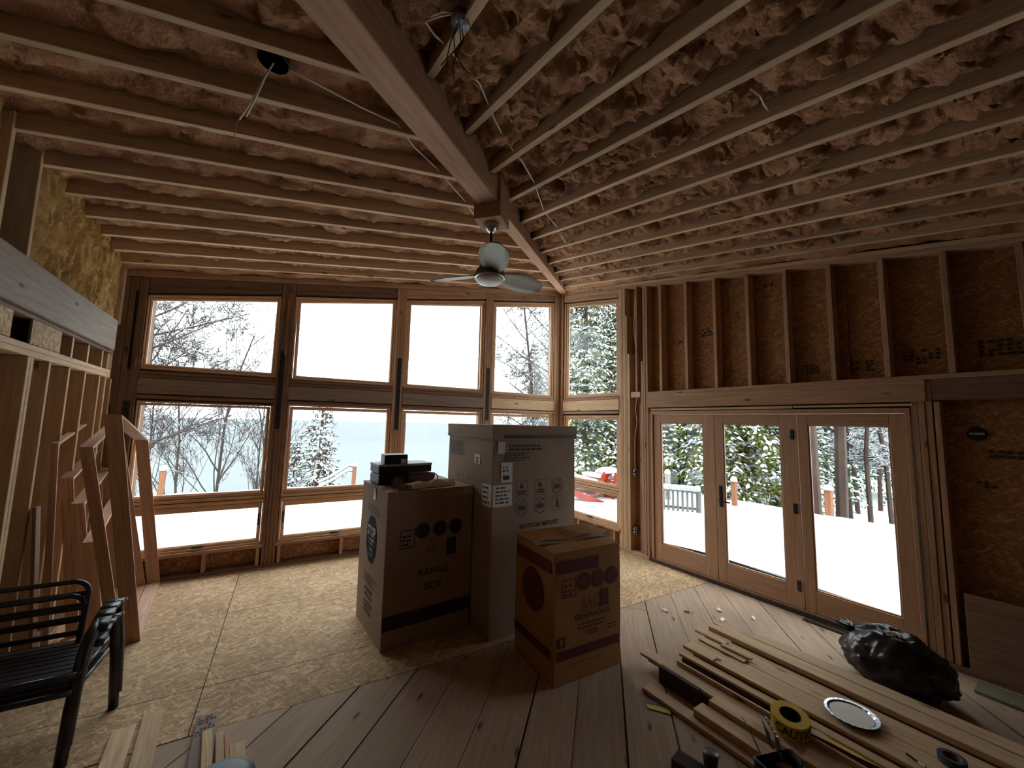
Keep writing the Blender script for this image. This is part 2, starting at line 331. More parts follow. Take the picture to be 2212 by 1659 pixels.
# foam between the rafters
def foam_strip(name, fn, L, Wd, base, amp, seed, step=.03, sc=9.0, fine=1.0):
    nu = max(2, int(L / step)); nv = max(3, int(Wd / step)); v = []; f = []
    for i in range(nu + 1):
        for j in range(nv + 1):
            a = L * i / nu; b = Wd * j / nv; p = fn(a, b)
            q = Vector((p.x * sc + seed, p.y * sc, p.z * sc)); q = q + noise.noise_vector(q * .6) * .55
            d1 = noise.voronoi(q)[0][0]; n2 = noise.noise(q * .28) ; d2 = noise.voronoi(q * 2.1)[0][0]
            hgt = (1 - min(d1, 1.0) ** 1.2) * .62 + (1 - min(1, d2)) ** 1.2 * .36 + n2 * .62
            edge = 1 - (abs(2 * b / Wd - 1)) ** 4
            jit = noise.noise_vector(q * 1.3) * amp * .28
            v.append((p.x + jit.x, p.y + jit.y, p.z + base - amp * hgt * (.35 + .65 * edge) - (1 - edge) * .0))
    for i in range(nu):
        for j in range(nv):
            k = i * (nv + 1) + j; f.append((k, k + nv + 1, k + nv + 2, k + 1))
    o = mobj(name, v, f, M['foam'], ceil, smooth=True); o['kind'] = 'stuff'; return o
ys = [r[0] for r in rA]
for i in range(len(ys)):
    y1 = ys[i] - RW / 2 if i else ys[0] - RW / 2
    y0 = (ys[i + 1] + RW / 2) if i + 1 < len(ys) else None
    if y0 is None: break
    xe = min(beam_x_at((y0 + y1) / 2) - .02, -.05); L = xe + 6.42
    if L < .2: continue
    foam_strip('spray_foam', lambda a, b, y0=y0: Vector((-6.42 + a, y0 + b, roofA(-6.42 + a))), L, y1 - y0, .125, .085, i * 3.1, step=.026, sc=12)
foam_strip('spray_foam', lambda a, b: Vector((-6.42 + a, ys[0] + RW / 2 + b, roofA(-6.42 + a))), 6.3, .19, .012, .06, 77)
ws = [r[0] for r in rB]
for i in range(len(ws) - 1):
    w0 = ws[i] + RW / 2; w1 = ws[i + 1] - RW / 2; vs = max(v_at_beam((w0 + w1) / 2) + .05, .02)
    L = (8.6 if ws[i] < 3.5 else 7.2) - vs
    if L < .3 or ws[i] > 5.2: continue
    foam_strip('spray_foam', lambda a, b, w0=w0, vs=vs: PB(vs + a, w0 + b, 4.6 - .185 * (vs + a)), L, w1 - w0, .12, .13, 40 + i * 5.3, step=.021, sc=12.5)
foam_strip('spray_foam', lambda a, b: PB(.05 + a, .02 + b, 4.6 - .185 * (.05 + a)), 8.0, .22, .012, .06, 99)

# ================================================================== BACK WALL (windows)
wallA = empty('wall_back', (0, 0, 0)); tag(wallA, kind='structure')
def zt(x): return roofA(x) - .0
def postA(x0, x1, n, z1=None, mat='dark', y=0.0):
    w = (x1 - x0) / n
    for i in range(n):
        xc = x0 + w * (i + .5); board('stud', (xc, y + .07 + random.uniform(-.004, .004), .04), (xc, y + .07, z1 or (zt(xc) - .09)), w - .003, .14, M[mat], wallA, up=(0, 1, 0))
postA(-6.40, -6.16, 3, mat='dark'); postA(-4.778, -4.616, 4, mat='dark'); postA(-3.213, -3.062, 4, mat='stud'); postA(-1.648, -1.492, 4, mat='stud'); postA(-.135, .06, 3, mat='stud')  # left posts darker: their backlit shade is put into the lumber colour
for a_, b_ in ((-4.81, -4.58), (-3.25, -3.02), (-1.69, -1.45)): G().box(a_, b_, .163, .185, -.1, roofA(a_) + .1).build('light_leak_strip', M['dark'], wallA)  # unseen backing added behind the posts to stop light leaks
bays = [(-6.155, -4.785), (-4.61, -3.218), (-3.057, -1.652), (-1.488, -.14)]
board('bottom_plate', (-6.4, .07, .02), (.05, .07, .02), .14, .04, M['dark'], wallA)
for x0, x1 in bays:
    board('sill_plate', (x0 - .02, .065, .279), (x1 + .02, .065, .279), .15, .042, M['stud'], wallA)
    n = 2
    for i in range(n + 1):
        xx = x0 + .03 + (x1 - x0 - .06) * (i + .0) / n
        board('cripple_stud', (xx + (0.1 if i == 1 else 0), .07, .04), (xx + (0.1 if i == 1 else 0), .07, .258), .04, .14, M['stud'], wallA, up=(0, 1, 0))
    G().box(x0 - .05, x1 + .05, .142, .16, -.02, .31).build('sheathing_panel', M['wall_osb'], wallA)
    mt = 'grey' if x0 < -3.0 else 'pale'  # left bays greyer and darker here and below: backlit shade in the colour
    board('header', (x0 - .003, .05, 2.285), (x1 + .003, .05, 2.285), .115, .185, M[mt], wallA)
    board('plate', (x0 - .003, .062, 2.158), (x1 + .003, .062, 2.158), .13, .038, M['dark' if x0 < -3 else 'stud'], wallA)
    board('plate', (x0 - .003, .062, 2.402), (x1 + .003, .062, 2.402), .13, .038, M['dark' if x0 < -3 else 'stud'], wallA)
    board('plate', (x0 - .003, .066, 2.443), (x1 + .003, .066, 2.443), .13, .038, M['dark' if x0 < -3 else 'stud'], wallA)
    # sloping boards over the upper window
    zt0 = {-6.155: (3.386, 3.62), -4.61: (3.646, 3.856), -3.057: (3.874, 4.12), -1.488: (4.13, 4.345)}[x0]
    r0, r1 = roofA(x0) - .09, roofA(x1) - .09; m0, m1 = zt0[0] + .035, zt0[1] + .035; h0, h1 = m0 + (r0 - m0) * .28, m1 + (r1 - m1) * .28
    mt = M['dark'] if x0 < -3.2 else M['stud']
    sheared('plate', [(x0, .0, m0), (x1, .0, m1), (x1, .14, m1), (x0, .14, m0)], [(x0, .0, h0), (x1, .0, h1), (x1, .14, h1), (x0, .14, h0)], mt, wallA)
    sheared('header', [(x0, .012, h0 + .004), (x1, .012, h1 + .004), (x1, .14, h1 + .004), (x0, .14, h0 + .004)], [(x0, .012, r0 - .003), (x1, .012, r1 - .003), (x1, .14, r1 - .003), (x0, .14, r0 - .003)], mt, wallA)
board('top_plate', (-6.42, .07, roofA(-6.42) - .066), (.05, .07, roofA(.05) - .066), .145, .04, M['stud'], wallA)
board('top_plate', (-6.42, .07, roofA(-6.42) - .024), (.05, .07, roofA(.05) - .024), .15, .04, M['stud'], wallA)
G().box(-.15, .16, .142, .19, -.3, 4.75).build('corner_post', M['dark'], wallA)
G().box(-6.9, -6.14, .165, .3, -.3, 4.2).build('outer_cladding', M['dark'], wallA)
G().hexa([(-6.5, .15, roofA(-6.5) - .1), (.1, .15, roofA(.1) - .1), (.1, .3, roofA(.1) - .1), (-6.5, .3, roofA(-6.5) - .1)], [(-6.5, .15, roofA(-6.5) + .3), (.1, .15, roofA(.1) + .3), (.1, .3, roofA(.1) + .3), (-6.5, .3, roofA(-6.5) + .3)]).build('rim_board', M['dark'], wallA)
for x, za, zb in ((-4.712, 1.79, 2.86), (-3.13, 1.80, 2.92), (-1.57, 1.98, 2.90)):
    tag(G().box(x - .028, x + .028, -.008, -.001, za, zb).build('steel_strap', M['strap'], wallA, bevel=.001), 'black steel plate bolted across the post')
    for zz in (za + .08, za + .3, zb - .3, zb - .08):
        G().lathe([(.0, 0), (.011, .0), (.011, .006), (0, .008)], 8, fn=lambda p, x=x, zz=zz: (x + p[0], -.008 - p[2], zz + p[1])).build('bolt', M['black'], wallA)
tag(G().box(-6.262, -6.235, -.004, -.0005, 2.47, 3.42).build('slit_shade_strip', M['hollow_shade'], wallA), 'dark open slit between corner studs')  # solid dark strip on the studs, painting the shade of a slit
tag(G().box(-6.262, -6.20, -.004, -.0005, 1.80, 2.10).build('steel_strap', M['strap'], wallA), 'black steel plate in the left corner')
for (xa, za, xb, zb, s) in ((-3.198, 3.55, -3.20, 2.55, 5), (-4.70, 3.6, -4.69, 2.8, 9), (-6.19, 2.5, -6.19, 2.62, 2)):   # foam beads squeezed out round the windows
    pts = [(xa + (xb - xa) * i / 24 + .008 * noise.noise(Vector((i * .7, s, 0))), -.006, za + (zb - za) * i / 24) for i in range(25)]
    tag(G().tube(pts, [.006 + .008 * abs(noise.noise(Vector((i * .9, s, 3)))) for i in range(25)], 6).build('foam_bead', M['wfoam'], wallA, True), 'yellow sealing foam squeezed out beside the window')

WN = [0]
def window(mapf, outer, glass, lower=None, tilt=False, crank=None, kx=1.0):
    """wooden window: jamb frame, sash, stop bead, pane. quads TL TR BR BL in wall coordinates"""
    WN[0] += 1; w = empty('window_%d' % WN[0], mapf(sum(p[0] for p in outer) / 4, .05, outer[2][1])); tag(w, kind='structure')
    sg = 1
    def lerp(a, b, t): return [tuple(p + (q - p) * t for p, q in zip(u, v)) for u, v in zip(a, b)]
    mA = lambda d: (lambda a, b: mapf(a, d, b))
    q1 = lerp(outer, glass, .36); q2 = lerp(outer, glass, .42); q3 = lerp(outer, glass, .88)
    G().ring(outer, q1, mA(.018), mA(.088)).build('frame', M['frame'], w, bevel=.002)
    ex = [(outer[0][0] - .075 * sg, outer[0][1] + .09), (outer[1][0] + .075 * sg, outer[1][1] + .09), (outer[2][0] + .075 * sg, outer[2][1] - .075), (outer[3][0] - .075 * sg, outer[3][1] - .075)]
    ins = lerp(outer, glass, .02); G().ring(ex, ins, mA(.089), mA(.11)).build('light_leak_cover', M['dark'], w)  # ring added outside to stop light leaking round the frame
    sh = G().ring(q2, q3, mA(.034), mA(.08)).build('sash', M['frame'], w, bevel=.003)
    G().ring(q3, glass, mA(.044), mA(.075)).build('glazing_bead', M['frame'], sh)
    gi = lerp(glass, q3, .3)
    G().hexa([mapf(a, .058, b) for a, b in gi], [mapf(a, .064, b) for a, b in gi]).build('pane', M['glass'], sh)
    return w
def rect(x0, x1, z0, z1): return [(x0, z1), (x1, z1), (x1, z0), (x0, z0)]
def scaleA(q): return [(-4.5768 + (a + 4.5768) * 1.0095, 1.95 + (b - 1.95) * 1.0095) for a, b in q]
def scaleB(q): return [(5.80 + (a - 5.80) * 1.0118, 1.95 + (b - 1.95) * 1.0118) for a, b in q]
UW = [([(-6.155, 3.386), (-4.785, 3.62), (-4.775, 2.484), (-6.155, 2.487)], [(-6.10, 3.315), (-4.83, 3.526), (-4.834, 2.541), (-6.10, 2.545)]),
      ([(-4.612, 3.646), (-3.217, 3.856), (-3.213, 2.475), (-4.605, 2.475)], [(-4.54, 3.561), (-3.28, 3.774), (-3.28, 2.528), (-4.535, 2.528)]),
      ([(-3.06, 3.874), (-1.65, 4.12), (-1.66, 2.465), (-3.06, 2.465)], [(-2.99, 3.802), (-1.738, 3.994), (-1.74, 2.515), (-2.99, 2.52)]),
      ([(-1.49, 4.13), (-.138, 4.345), (-.14, 2.465), (-1.49, 2.465)], [(-1.445, 4.038), (-.235, 4.238), (-.25, 2.492), (-1.45, 2.50)])]
for o_, g_ in UW: window(PA, o_, scaleA(g_))
LW = [(-6.15, -4.782, -6.10, -4.847), (-4.608, -3.22, -4.54, -3.285), (-3.055, -1.655, -2.988, -1.745), (-1.487, -.142, -1.442, -.262)]
def crank(w, mapf, a, z):
    c = G().box(a - .055, a + .055, .012, .04, z - .022, z - .006, mapf).build('crank_base', M['bronze'], w, bevel=.002)
    G().tube([mapf(a - .01, .01, z - .01), mapf(a + .01, -.004, z - .006), mapf(a + .06, -.006, z - .008)], .006, 6).build('crank_handle', M['bronze'], c)
def latch(w, mapf, a, z): G().box(a - .008, a + .008, .015, .034, z - .075, z + .075, mapf).build('latch', M['bronze'], w, bevel=.002)
for i, (a, b, c, d) in enumerate(LW):
    zz = 2.108 if i == 0 else 2.135
    window(PA, rect(a, b, .885, zz), scaleA(rect(c, d, .993, 2.055)))
    w = window(PA, rect(a, b, .303, .875), scaleA(rect(c, d, .387, .772)))
    crank(w, PA, (a + b) / 2 + (.02 if i == 0 else -.0), .362)
    for xs in ((b - .055) if i == 0 else (a + .05),): latch(w, PA, xs, .62)

# ================================================================== RIGHT WALL (window and french doors)
wallB = empty('wall_right', (0, 0, 0)); tag(wallB, kind='structure')
def mB(a, d, b): return PB(a, -d, b)
def zB(v): return 4.6 - .185 * v
def vpost(v, w, z0, z1, wd=.044, dp=.14, mat='stud', name='stud'):
    board(name, PB(v, w - dp / 2, z0), PB(v, w - dp / 2, z1), wd, dp, M[mat], wallB, up=nBv)
for i in range(3): vpost(-.04 + i * .052, .0, .04, zB(.05) - .09)
tops = [zB(1.5) - .09, zB(1.55) - .09, 3.45, 2.9]
for i in range(5): vpost(1.505 + i * .0455, -random.uniform(0, .008), .04, (zB(1.505 + i * .0455) - .09, zB(1.55) - .09, zB(1.6) - .09, 3.75, 3.1)[i], .043, mat='stud' if i % 2 else 'pale')
vpost(1.842, 0, 2.475, zB(1.842) - .09, .038)
board('blocking', PB(1.74, -.06, 2.433), PB(1.915, -.06, 2.433), .13, .085, M['pale'], wallB)
vpost(1.89, -.055, .04, 2.28, .075, .06, 'stud'); vpost(1.905, -.02, .04, 1.02, .03, .09, 'dark')
for i in range(3): vpost(1.945 + i * .042, -random.uniform(0, .006), .04, (2.95, zB(1.99) - .09, zB(2.03) - .09)[i], .040, mat='stud')
board('header', PB(2.055, -.035, 2.32), PB(4.985, -.035, 2.32), .09, .195, M['stud'], wallB)
board('plate', PB(2.05, -.06, 2.44), PB(8.9, -.06, 2.44), .14, .042, M['stud'], wallB)
board('shim', PB(2.1, -.04, 2.192), PB(3.95, -.04, 2.192), .08, .03, M['pale'], wallB)
board('shim', PB(3.96, -.03, 2.196), PB(4.9, -.03, 2.196), .08, .022, M['pale'], wallB)
for v in [2.285 + .4105 * i for i in range(16)]: vpost(v, 0, 2.462, zB(v) - .09, .041)
vb = [2.0, 3.22, 4.44, 5.66, 6.88, 8.1, 9.3]
G().box(1.45, 2.0, .142, .16, 0, 4.4, mB).build('sheathing_panel', M['wall_osb'], wallB)
for a, b in zip(vb[:-1], vb[1:]):
    c = PB((a + b) / 2, -.15, 3.1)
    mw = basis(c, dB, ZU, nBv); hL = (b - a) / 2 - .003
    z0, za, zb_ = 2.3 - 3.1, zB(a) + .25 - 3.1, zB(b) + .25 - 3.1
    mobj('sheathing_panel', [(-hL, z0, 0), (hL, z0, 0), (hL, zb_, 0), (-hL, za, 0), (-hL, z0, -.012), (hL, z0, -.012), (hL, zb_, -.012), (-hL, za, -.012)], BF, M['wall_osb'], wallB, mw)
    if a > 4.4:
        a2 = max(a, 5.0); hL2 = (b - a2) / 2 - .003; c = PB((a2 + b) / 2, -.15, 1.15)
        mobj('sheathing_panel', [(x, y, z) for z in (0, -.012) for x, y in ((-hL2, -1.2), (hL2, -1.2), (hL2, 1.15), (-hL2, 1.15))], BF, M['wall_osb'], wallB, basis(c, dB, ZU, nBv))
board('top_plate', PB(-.1, -.07, zB(-.1) - .066), PB(9.3, -.07, zB(9.3) - .066), .145, .04, M['stud'], wallB)
board('top_plate', PB(-.1, -.07, zB(-.1) - .024), PB(9.3, -.07, zB(9.3) - .024), .155, .04, M['pale'], wallB)
g = G()
for a, b in ((-.2, 1.5), (1.5, 9.5)): g.hexa([mB(a, .17, zB(a) - .2), mB(b, .17, zB(b) - .2), mB(b, .3, zB(b) - .2), mB(a, .3, zB(a) - .2)], [mB(a, .17, zB(a) + .3), mB(b, .17, zB(b) + .3), mB(b, .3, zB(b) + .3), mB(a, .3, zB(a) + .3)])
g.box(1.49, 2.09, .17, .3, -.05, 4.4, mB); g.box(4.89, 9.5, .17, .3, -.05, 2.3, mB); g.hexa([mB(2.0, .17, 2.2), mB(9.5, .17, 2.2), mB(9.5, .3, 2.2), mB(2.0, .3, 2.2)], [mB(2.0, .17, zB(2) + .3), mB(9.5, .17, zB(9.5) + .3), mB(9.5, .3, zB(9.5) + .3), mB(2.0, .3, zB(2) + .3)]); g.box(-.17, .06, .142, .18, -.3, 4.75, mB)
g.build('outer_cladding', M['dark'], wallB)
for v in (4.905, 4.95, 4.995): vpost(v, -random.uniform(0, .01), .04, 2.22 if v < 4.98 else 2.41, .043)
vpost(5.045, -.012, .04, 2.22, .038)
board('header', PB(5.02, -.06, 2.325), PB(8.9, -.06, 2.325), .12, .185, M['dark'], wallB)
for v in (5.87, 6.28, 6.69): vpost(v, 0, .04, 2.23, .041)
board('bottom_plate', PB(1.48, -.06, .02), PB(2.1, -.06, .02), .16, .04, M['stud'], wallB)
board('bottom_plate', PB(4.88, -.06, .02), PB(8.9, -.06, .02), .14, .04, M['dark'], wallB)
c = PB(6.25, -.005, .325); mobj('plywood_panel', [(x, y, z) for z in (.009, -.009) for x, y in ((-1.14, -.31), (1.14, -.31), (1.14, .31), (-1.14, .31))], BF, M['ply'], wallB, basis(c, dB, ZU, nBv), bevel=.002)
# over and under the single window
x0, x1 = .115, 1.478
for (za, zb_, mt) in ((2.158, .038, 'stud'), (2.285, .185, 'pale'), (2.402, .038, 'stud')): board('header' if zb_ > .1 else 'plate', PB(x0 - .01, -.055, za), PB(x1 + .01, -.055, za), .12, zb_, M[mt], wallB)
board('sill_plate', PB(x0 - .02, -.065, .279), PB(x1 + .02, -.065, .279), .15, .042, M['stud'], wallB)
board('bottom_plate', PB(x0 - .02, -.07, .02), PB(x1 + .02, -.07, .02), .14, .04, M['stud'], wallB)
for v in (.14, .55, .97, 1.38): vpost(v, 0, .04, .258, .04, name='cripple_stud')
G().box(0, 1.5, .142, .17, -.05, .31, mB).build('sheathing_panel', M['wall_osb'], wallB)
m0, m1 = 4.318 + .03, 4.079 + .03; r0, r1 = zB(x0) - .09, zB(x1) - .09; h0, h1 = m0 + (r0 - m0) * .38, m1 + (r1 - m1) * .38
def slab(name, v0, v1, a0, a1, b0, b1, d0, mat): sheared(name, [mB(v0, d0, a0), mB(v1, d0, a1), mB(v1, .14, a1), mB(v0, .14, a0)], [mB(v0, d0, b0), mB(v1, d0, b1), mB(v1, .14, b1), mB(v0, .14, b0)], M[mat], wallB)
slab('plate', x0, x1, m0, m1, h0, h1, 0, 'stud')
for a, b, dd in ((x0, .80, .01), (.806, 1.2, .016), (1.206, x1, .01)):
    f = lambda p, q, v: p + (q - p) * (v - x0) / (x1 - x0)
    slab('header', a, b, f(h0, h1, a) + .003, f(h0, h1, b) + .003, f(r0, r1, a) - .003, f(r0, r1, b) - .003, dd, 'pale')
w5 = window(mB, [(.118, 4.318), (1.478, 4.079), (1.478, 2.433), (.118, 2.433)], scaleB([(.277, 4.213), (1.452, 3.985), (1.452, 2.488), (.277, 2.488)]))
window(mB, rect(.118, 1.478, .885, 2.108), scaleB(rect(.27, 1.452, .985, 2.034)))
w = window(mB, rect(.118, 1.478, .303, .875), scaleB(rect(.27, 1.452, .395, .795))); crank(w, mB, .81, .372)
# electrical boxes and cable in the narrow bay, dryer vent in the sheathing
for (v, z, lb) in ((1.757, 1.22, 'upper steel switch box in the narrow stud bay'), (1.752, .335, 'lower steel outlet box in the narrow stud bay')):
    b = empty('junction_box', PB(v, -.09, z), lb, 'electrical box', 'electrical boxes in the stud bay')
    G().box(v - .032, v + .032, .04, .095, z - .055, z + .055, mB).build('box_body', M['galv'], b, bevel=.003)
    G().box(v - .024, v + .024, .034, .04, z - .045, z + .045, mB).build('cavity_shade', M['hollow_shade'], b)  # dark plate painting the shade inside the box
    for dz in (-.02, .022): G().box(v - .016, v + .016, .028, .035, z + dz - .012, z + dz + .012, mB).build('terminal', M['galv'], b, bevel=.002)
pts = [PB(v, w, z) for v, w, z in ((1.80, -.05, 4.25), (1.775, -.06, 3.9), (1.765, -.05, 3.5), (1.79, -.055, 3.2), (1.80, -.06, 2.9), (1.815, -.03, 2.55), (1.83, -.02, 2.39), (1.80, -.03, 2.2), (1.815, -.04, 2.0), (1.765, -.05, 1.75), (1.75, -.06, 1.5), (1.757, -.06, 1.27))]
tag(G().tube(pts, .006, 6).build('electrical_cable', M['wire'], smooth=True), 'white cable dropping through the narrow stud bay to the switch box', 'cable')
ve = empty('vent_cap', PB(5.247, -.135, 1.945), 'round black vent cap with a pale slot in the dark right wall', 'vent')
G().lathe([(0, .012), (.05, .012), (.056, .006), (.058, 0)], 20, fn=lambda p: PB(5.247 + p[0], -.136 + p[2], 1.945 + p[1])).build('cap_rim', M['black'], ve)
G().box(5.205, 5.289, .112, .124, 1.938, 1.954, mB).build('slot', M['lidwhite'], ve)  # pale strip painted for the bright slit in the dark hole
# faint printed stamps on the sheathing
def stamp(v, z, w, h, rows, cols):
    g = G()
    for i in range(rows):
        for j in range(cols):
            if random.random() < .75:
                a = v + w * j / cols; b = z + h * i / rows; ww = w / cols * random.uniform(.4, .9)
                g.box(a, a + ww, .1385, .1415, b, b + h / rows * .6, mB)
    tag(g.build('ink_stamp', M['ink'], wallB), 'faded dark ink stamp on the sheathing')
for a in ((2.42, 3.15, .17, .10, 3, 5), (2.85, 3.2, .2, .12, 3, 6), (3.3, 3.35, .07, .1, 4, 3), (3.66, 3.68, .1, .05, 2, 3), (4.02, 2.56, .16, .12, 4, 5), (4.44, 2.55, .2, .12, 4, 5), (4.83, 2.58, .26, .15, 4, 6), (5.3, 2.6, .3, .15, 4, 6), (5.3, 1.75, .2, .08, 2, 4), (5.22, 1.5, .12, .06, 2, 3)): stamp(*a)

# ---- french doors
G().box(1.98, 5.0, .142, .168, 2.125, 2.32, mB).build('light_leak_cover', M['dark'], wallB)  # board added outside to stop light leaking in above the doors
dr = empty('door_1', PB(3.49, -.05, 0)); tag(dr, kind='structure')
G().ring(rect(2.10, 4.876, -.0, 2.168), rect(2.135, 4.842, .045, 2.118), lambda a, b: mB(a, -.008, b), lambda a, b: mB(a, .14, b)).build('door_frame', M['door'], dr, bevel=.003)
tag(G().box(2.06, 4.9, -.035, .14, 0, .04, mB).build('threshold', M['dkwood'], dr, bevel=.004), 'dark sill under the doors')
for k, (a, b, ga, gb) in enumerate(((2.138, 3.055, 2.252, 2.900), (3.062, 3.975, 3.163, 3.812), (3.982, 4.84, 4.076, 4.728))):
    p = empty('door_panel', mB((a + b) / 2, .035, .048)); p.parent = dr; p.matrix_parent_inverse = WM[dr.name].inverted()
    for u0, u1, nm in ((a, ga, 'stile'), (gb, b, 'stile')): board(nm, mB((u0 + u1) / 2, .035, .048), mB((u0 + u1) / 2, .035, 2.115), u1 - u0 - .0006, .046, M['door'], p, up=nBv)
    for z0_, z1_ in ((.048, .275), (2.0, 2.115)): board('rail', mB(ga, .035, (z0_ + z1_) / 2), mB(gb, .035, (z0_ + z1_) / 2), z1_ - z0_, .045, M['door'], p, up=nBv)
    G().ring(rect(ga - .0, gb + .0, .275, 2.0), rect(ga + .014, gb - .014, .289, 1.986), lambda a, b: mB(a, .022, b), lambda a, b: mB(a, .04, b)).build('glazing_bead', M['door'], p)
    G().hexa([mB(a_, .032, b_) for a_, b_ in rect(ga, gb, .275, 2.0)], [mB(a_, .037, b_) for a_, b_ in rect(ga, gb, .275, 2.0)]).build('pane', M['glass'], p)
    if k == 1:
        G().box(3.098, 3.138, .002, .014, .955, 1.215, mB).build('handle_plate', M['bronze'], p, bevel=.004)
        G().tube([mB(3.118, .004, 1.035), mB(3.118, -.05, 1.035), mB(3.15, -.055, 1.035), mB(3.26, -.05, 1.03)], .009, 8).build('handle_lever', M['bronze'], p, True)
        for z in (1.89, 1.085, .28): G().box(3.912, 3.945, .002, .013, z - .055, z + .055, mB).build('hinge', M['black'], p, bevel=.002)

# ================================================================== LEFT WALL
wallC = empty('wall_left', (-6.36, 0, 0)); tag(wallC, kind='structure')
def mC(a, d, b): return PC(a, -d, b)
def zC(v): return roofA(PC(v, 0, 0).x)
tag(board('header', PC(.30, -.03, 2.805), PC(6.6, -.03, 2.805), .14, .335, M['grey'], wallC, bevel=.006), 'deep grey weathered header beam')
for z in (2.36, 2.403): board('plate', PC(.22, -.06, z), PC(6.6, -.06, z), .14, .041, M['pale'], wallC)
board('plate', PC(.2, -.06, 2.62), PC(6.6, -.06, 2.62), .14, .03, M['dark'], wallC)
board('bottom_plate', PC(.1, -.06, .02), PC(6.6, -.06, .02), .14, .04, M['dark'], wallC)
for v in [.10, .30, .497, .916, 1.308, 1.703] + [2.5 + .41 * i for i in range(9)]:
    board('stud', PC(v, -.07, .04), PC(v, -.07, 2.338), .038, .14, M['pale'], wallC, up=nBv)
    if v > .2: board('cripple_stud', PC(v, -.07, 2.425), PC(v, -.07, 2.605), .038, .14, M['pale'], wallC, up=nBv)
for v in (2.012, 2.060): board('stud', PC(v, -.07, .04), PC(v, -.065, 2.338), .045, .14, M['pale'], wallC, up=nBv)
for a, b in ((1.575, 2.085), (2.36, 2.62)): tag(G().box(a, b, -.004, .008, 2.43, 2.615, mC).build('gusset_panel', M['floor_osb'], wallC), 'pale strand board patch under the header')
for a, b in ((0, 1.2), (1.2, 2.42), (2.42, 3.64), (3.64, 6.8)):
    c = PC((a + b) / 2, -.15, 1.3); hL = (b - a) / 2 - .002
    mobj('sheathing_panel', [(x, y, z) for z in (0, -.02) for x, y in ((-hL, -1.35), (hL, -1.35), (hL, 1.66), (-hL, 1.66))], BF, M['ply'], wallC, basis(c, dB, ZU, nBv))
G().box(0, 7, .175, .3, -.1, 4.3, mC).build('outer_cladding', M['dark'], wallC)
for v, wd in ((2.275, .04), (2.66, .045), (.05, .08)): board('stud', PC(v, -.07, 2.98), PC(v, -.07, zC(v) + .1), wd, .14, M['pale'], wallC, up=nBv)
G().box(2.29, 2.64, .13, .15, 2.95, 3.9, mC).build('recess_shade_panel', M['hollow_shade'], wallC)  # near-black sheet puts the shade of the open bay into colour
def foam_wall(v0, v1, seed):
    nu, nv = int((v1 - v0) / .018), 44; vv = []; f = []
    for i in range(nu + 1):
        for j in range(nv + 1):
            v = v0 + (v1 - v0) * i / nu; z = 2.97 + (zC(v) + .12 - 2.97) * j / nv
            q = Vector((v * 13, z * 5, seed)); q = q + noise.noise_vector(q * .6) * .6; d1 = noise.voronoi(q)[0][0]; d2 = noise.voronoi(q * 2.3)[0][0]
            ed = 1 - abs(2 * i / nu - 1) ** 6
            vv.append(PC(v, -.06 + (.065 * (1 - min(1, d1)) + .04 * (1 - min(1, d2)) + .02 * noise.noise(q * .4)) * (.3 + .7 * ed), z))
    for i in range(nu):
        for j in range(nv): k = i * (nv + 1) + j; f.append((k, k + nv + 1, k + nv + 2, k + 1))
    o = mobj('spray_foam', vv, f, M['wfoam'], wallC, smooth=True); o['kind'] = 'stuff'
foam_wall(.09, 2.255, 3); foam_wall(2.685, 5.6, 11)
# wall behind the photographer
wf = G().box(-1, 8.2, 0, .12, -.05, 3.6, lambda a, d, b: PB(9.35 + d, a, b)).build('wall_front', M['ply']); tag(wf, kind='structure')
G().box(6.6, 9.6, .0, .12, -.05, 4.2, lambda a, d, b: PC(a, -d - .1, b)).build('sheathing_panel', M['ply'], wallC)

